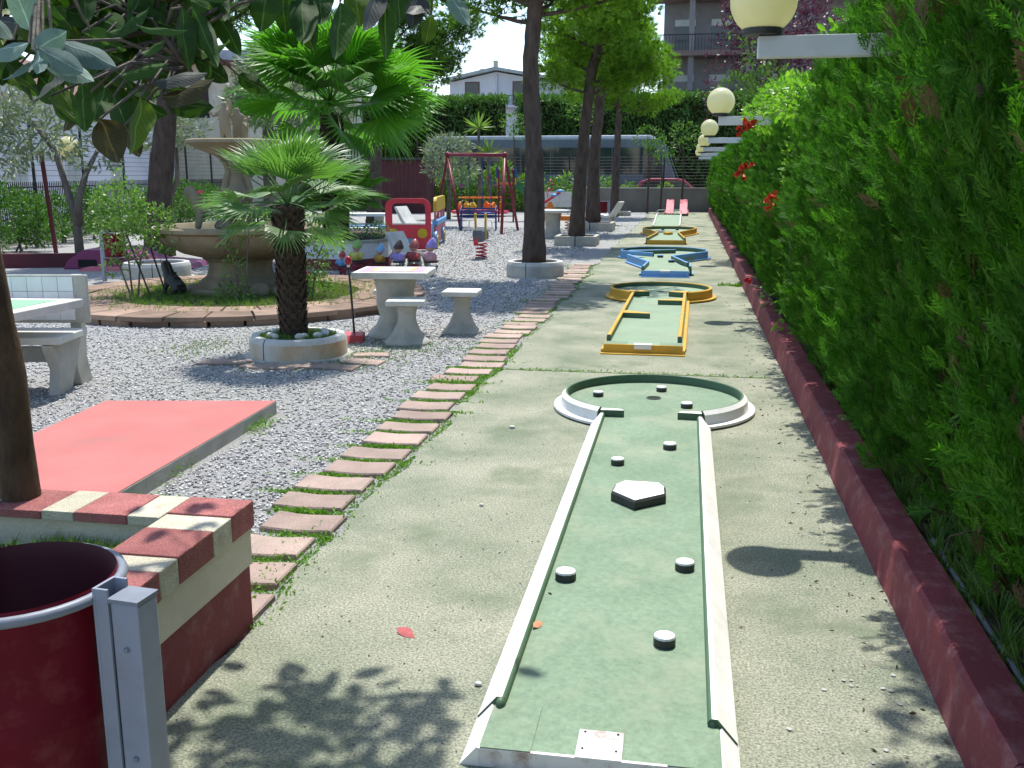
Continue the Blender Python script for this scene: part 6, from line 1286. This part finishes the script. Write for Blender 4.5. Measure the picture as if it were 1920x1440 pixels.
APT = mat('apartment_grey', (.22,.21,.215), (.18,.17,.175), .8, .9, dirt=(.12,.12,.12), dscale=.5, damt=.5); SOF = mat('balcony_brown', (.20,.14,.13), (.16,.11,.10), 1, .85)
t = thing('apartment_block', 'grey apartment block with brown balconies rising above the right hedge', 'building', (1.6, 66, 0))
b = MB(); b.box(-3.6,9,1.6,14,0,17); b.build('wall', APT, t)
for z in (5.6, 9.0, 12.4, 15.8):
    b = MB(); b.prism([(-4.3,0.2),(-3.6,-.3),(5.5,-.5),(9,-.5),(9,1.6),(-4.3,1.6)], z, z+.32); s_ = b.build('balcony_slab', SOF, t)
    b = MB(); b.box(-4.25,9,-.32+.3,-.28+.3,z+1.28,z+1.34); b.build('handrail', IRON, s_)
    for k in range(40): b = MB(); b.box(-4.2+.2*k,-4.17+.2*k,-.01,.02,z+.32,z+1.28); b.build('baluster', IRON, s_)
    for x in (-2.9,-.6,2.6): b = MB(); b.box(x,x+1.3,1.57,1.598,z+.33,z+2.4); w = b.build('window', DARKG, t); b = MB(); b.box(x,x+1.3,1.55,1.569,z+2.0,z+2.4); b.build('roller_blind', SHUT, w)
for x in (-2.0, 1.6, 5): b = MB(); b.box(x,x+.35,0,.35,0,17); b.build('column', APT, t)
t = thing('corner_balcony_house', 'house with a raised balcony behind the nearest pine crown', 'house', (-7.9, 76, 0))
b = MB(); b.box(-2.4,3.5,1,9,0,13); b.build('wall', HW, t); b = MB(); b.ext([(-3.0,9.1),(-1.5,8.2),(3.5,8.2),(3.5,9.1)], 'y', -.5, 1.0); b.build('balcony', SOF, t)
for k in range(14): b = MB(); b.box(-2.95+.45*k,-2.87+.45*k,-.45,-.4,9.1,11.2); b.build('baluster', NAVY, t)
# purple plum behind the hedge
PLUM = leafmat('plum_purple', (.07,.025,.055), (.11,.04,.06), None, .35, .4, .4, (1.2,.7,.8)); 
t = thing('purple_plum_tree', 'purple leaved plum tree rising behind the hedge', 'tree', (2.2, 22.5, 0))
b = MB(); b.tube([(0,0,0),(-.1,0,2),(-.4,0,4),(-.6,0,5.5)], [.12,.1,.07,.03], 8); b.tube([(-.2,0,2.6),(-.9,0,3.8),(-1.2,0,4.9)], [.06,.04,.015], 6); b.build('trunk', BARK, t, True)
leafcloud('crown', [((-.9,0,4.2),(.55,.6,.8)),((-1.1,0,5.2),(.6,.6,.7)),((-.4,0,5.0),(.7,.6,.8)),((-1.5,0,4.7),(.25,.3,.9)),((-1.85,0,3.7),(.15,.2,.9)),((-.3,0,3.8),(.6,.5,.5)),((.3,0,4.5),(.7,.6,.8)),((-1.0,0,6),(.7,.7,.6))], 800, .10, PLUM, t)
shrub('shrub', 'green leafy shrub among the purple plum branches behind the hedge', (1.5, 21.5, 0), [((-.6,0,3.3),(.5,.5,.5)),((-.2,0,4.2),(.4,.4,.5)),((.1,0,3.4),(.6,.6,.5)),((-.7,0,4.7),(.2,.2,.3))], 700, .12, OLD, 3, 3.2)
# trees far left and behind to close the horizon
for i, (x, y, r_, h) in enumerate(((-34,62,4.5,6),(-44,55,5,7),(-28,82,5,6.5),(12,70,4,6),(22,60,5,7),(-52,75,6,8),(30,48,5,7))):
    t = thing('far_tree', 'rounded far tree on the horizon, ' + ['left of the tiled house','far left beyond the white building','behind the clipped hedge at left','right of the apartment block','right behind the cypress hedge','leftmost in the distance','rightmost beyond the hedge'][i], 'tree', (x, y, 0), 0, 'far trees on the horizon')
    b = MB(); b.tube([(0,0,0),(0,0,h*.6)], [.3,.15], 8); b.build('trunk', BARK, t); leafcloud('crown', [((0,0,h*.6),(r_*.7,r_*.7,h*.35)),((r_*.4,0,h*.45),(r_*.5,r_*.5,h*.3)),((-r_*.4,0,h*.5),(r_*.5,r_*.5,h*.28))], 30, .6, TH, t)

t = thing('added_shade_tree', 'unseen leafy tree added behind the hedge to shade its near end', 'tree', (2.9, 5.0, .14))  # added out of view to cast shade over the near hedge end
b = MB(); b.tube([(0,0,0),(.05,0,2),(-.2,0,4),(-.6,0,5.2)], [.16,.13,.09,.04], 8); b.tube([(0,0,3),(-.8,.3,4.4),(-1.3,.5,5.3)], [.08,.05,.02], 6); b.tube([(0,0,3),(.3,-.6,4.4),(.2,-1,5.3)], [.08,.05,.02], 6); b.build('trunk', BARKG, t, True)
leafcloud('crown', [((-.9,.1,5.5),(1.2,1.3,.8)),((-.2,-.8,5.6),(1.1,.9,.8)),((.2,.7,5.4),(1.2,1.0,.8)),((-1.5,.5,5.2),(.8,.7,.45)),((-1.3,-.7,5.3),(.9,.8,.6)),((-.6,-1.6,5.3),(1.1,.8,.6)),((-.3,0,6.3),(1.0,1.0,.6)),((-1.1,-2.3,5.3),(1.0,1.0,.6)),((.2,-2.4,5.5),(1.1,1.0,.7)),((-1.5,-1.2,5.2),(.6,.7,.4))], 430, .16, SHR, t, (T_LEAF_V, T_LEAF_F))
# ---------------------------------------------------------------- flaked whitewash and litter under the hedge
P = np.array([(RD.gauss(.66,.10), RD.gauss(3.0,.35), .0245) for i in range(16)] + [(RD.uniform(.45,.86), RD.uniform(2.4,8), .0245) for i in range(18)])
V, F = scatter([(-1,-.6,0),(.2,-1,0),(1,.1,0),(.3,.9,0),(-.8,.5,0)], [(0,1,2),(0,2,3),(0,3,4)], P, np.tile([0,0,1.],(len(P),1)) + rng.normal(size=(len(P),3))*.08, rng.uniform(.003,.011,len(P)))
tag(npmesh('paint_flakes', V, F, mat('flake', (.40,.40,.37), (.30,.30,.27), 8, .8)), 'pale flakes lying on the concrete beside the red kerb', 'flakes', kind='stuff')
P = np.array([(RD.uniform(.55,.88), RD.uniform(2.2,14), .026) for i in range(260)])
V, F = scatter(T_DIA_V, T_DIA_F, P, rng.normal(size=(len(P),3))*[1,1,.15], rng.uniform(.01,.035,len(P)))
tag(npmesh('hedge_litter', V, F, mat('needle_litter', (.16,.10,.05), (.10,.07,.04), 8, .9)), 'brown dry hedge clippings along the foot of the kerb', 'leaf litter', kind='stuff')
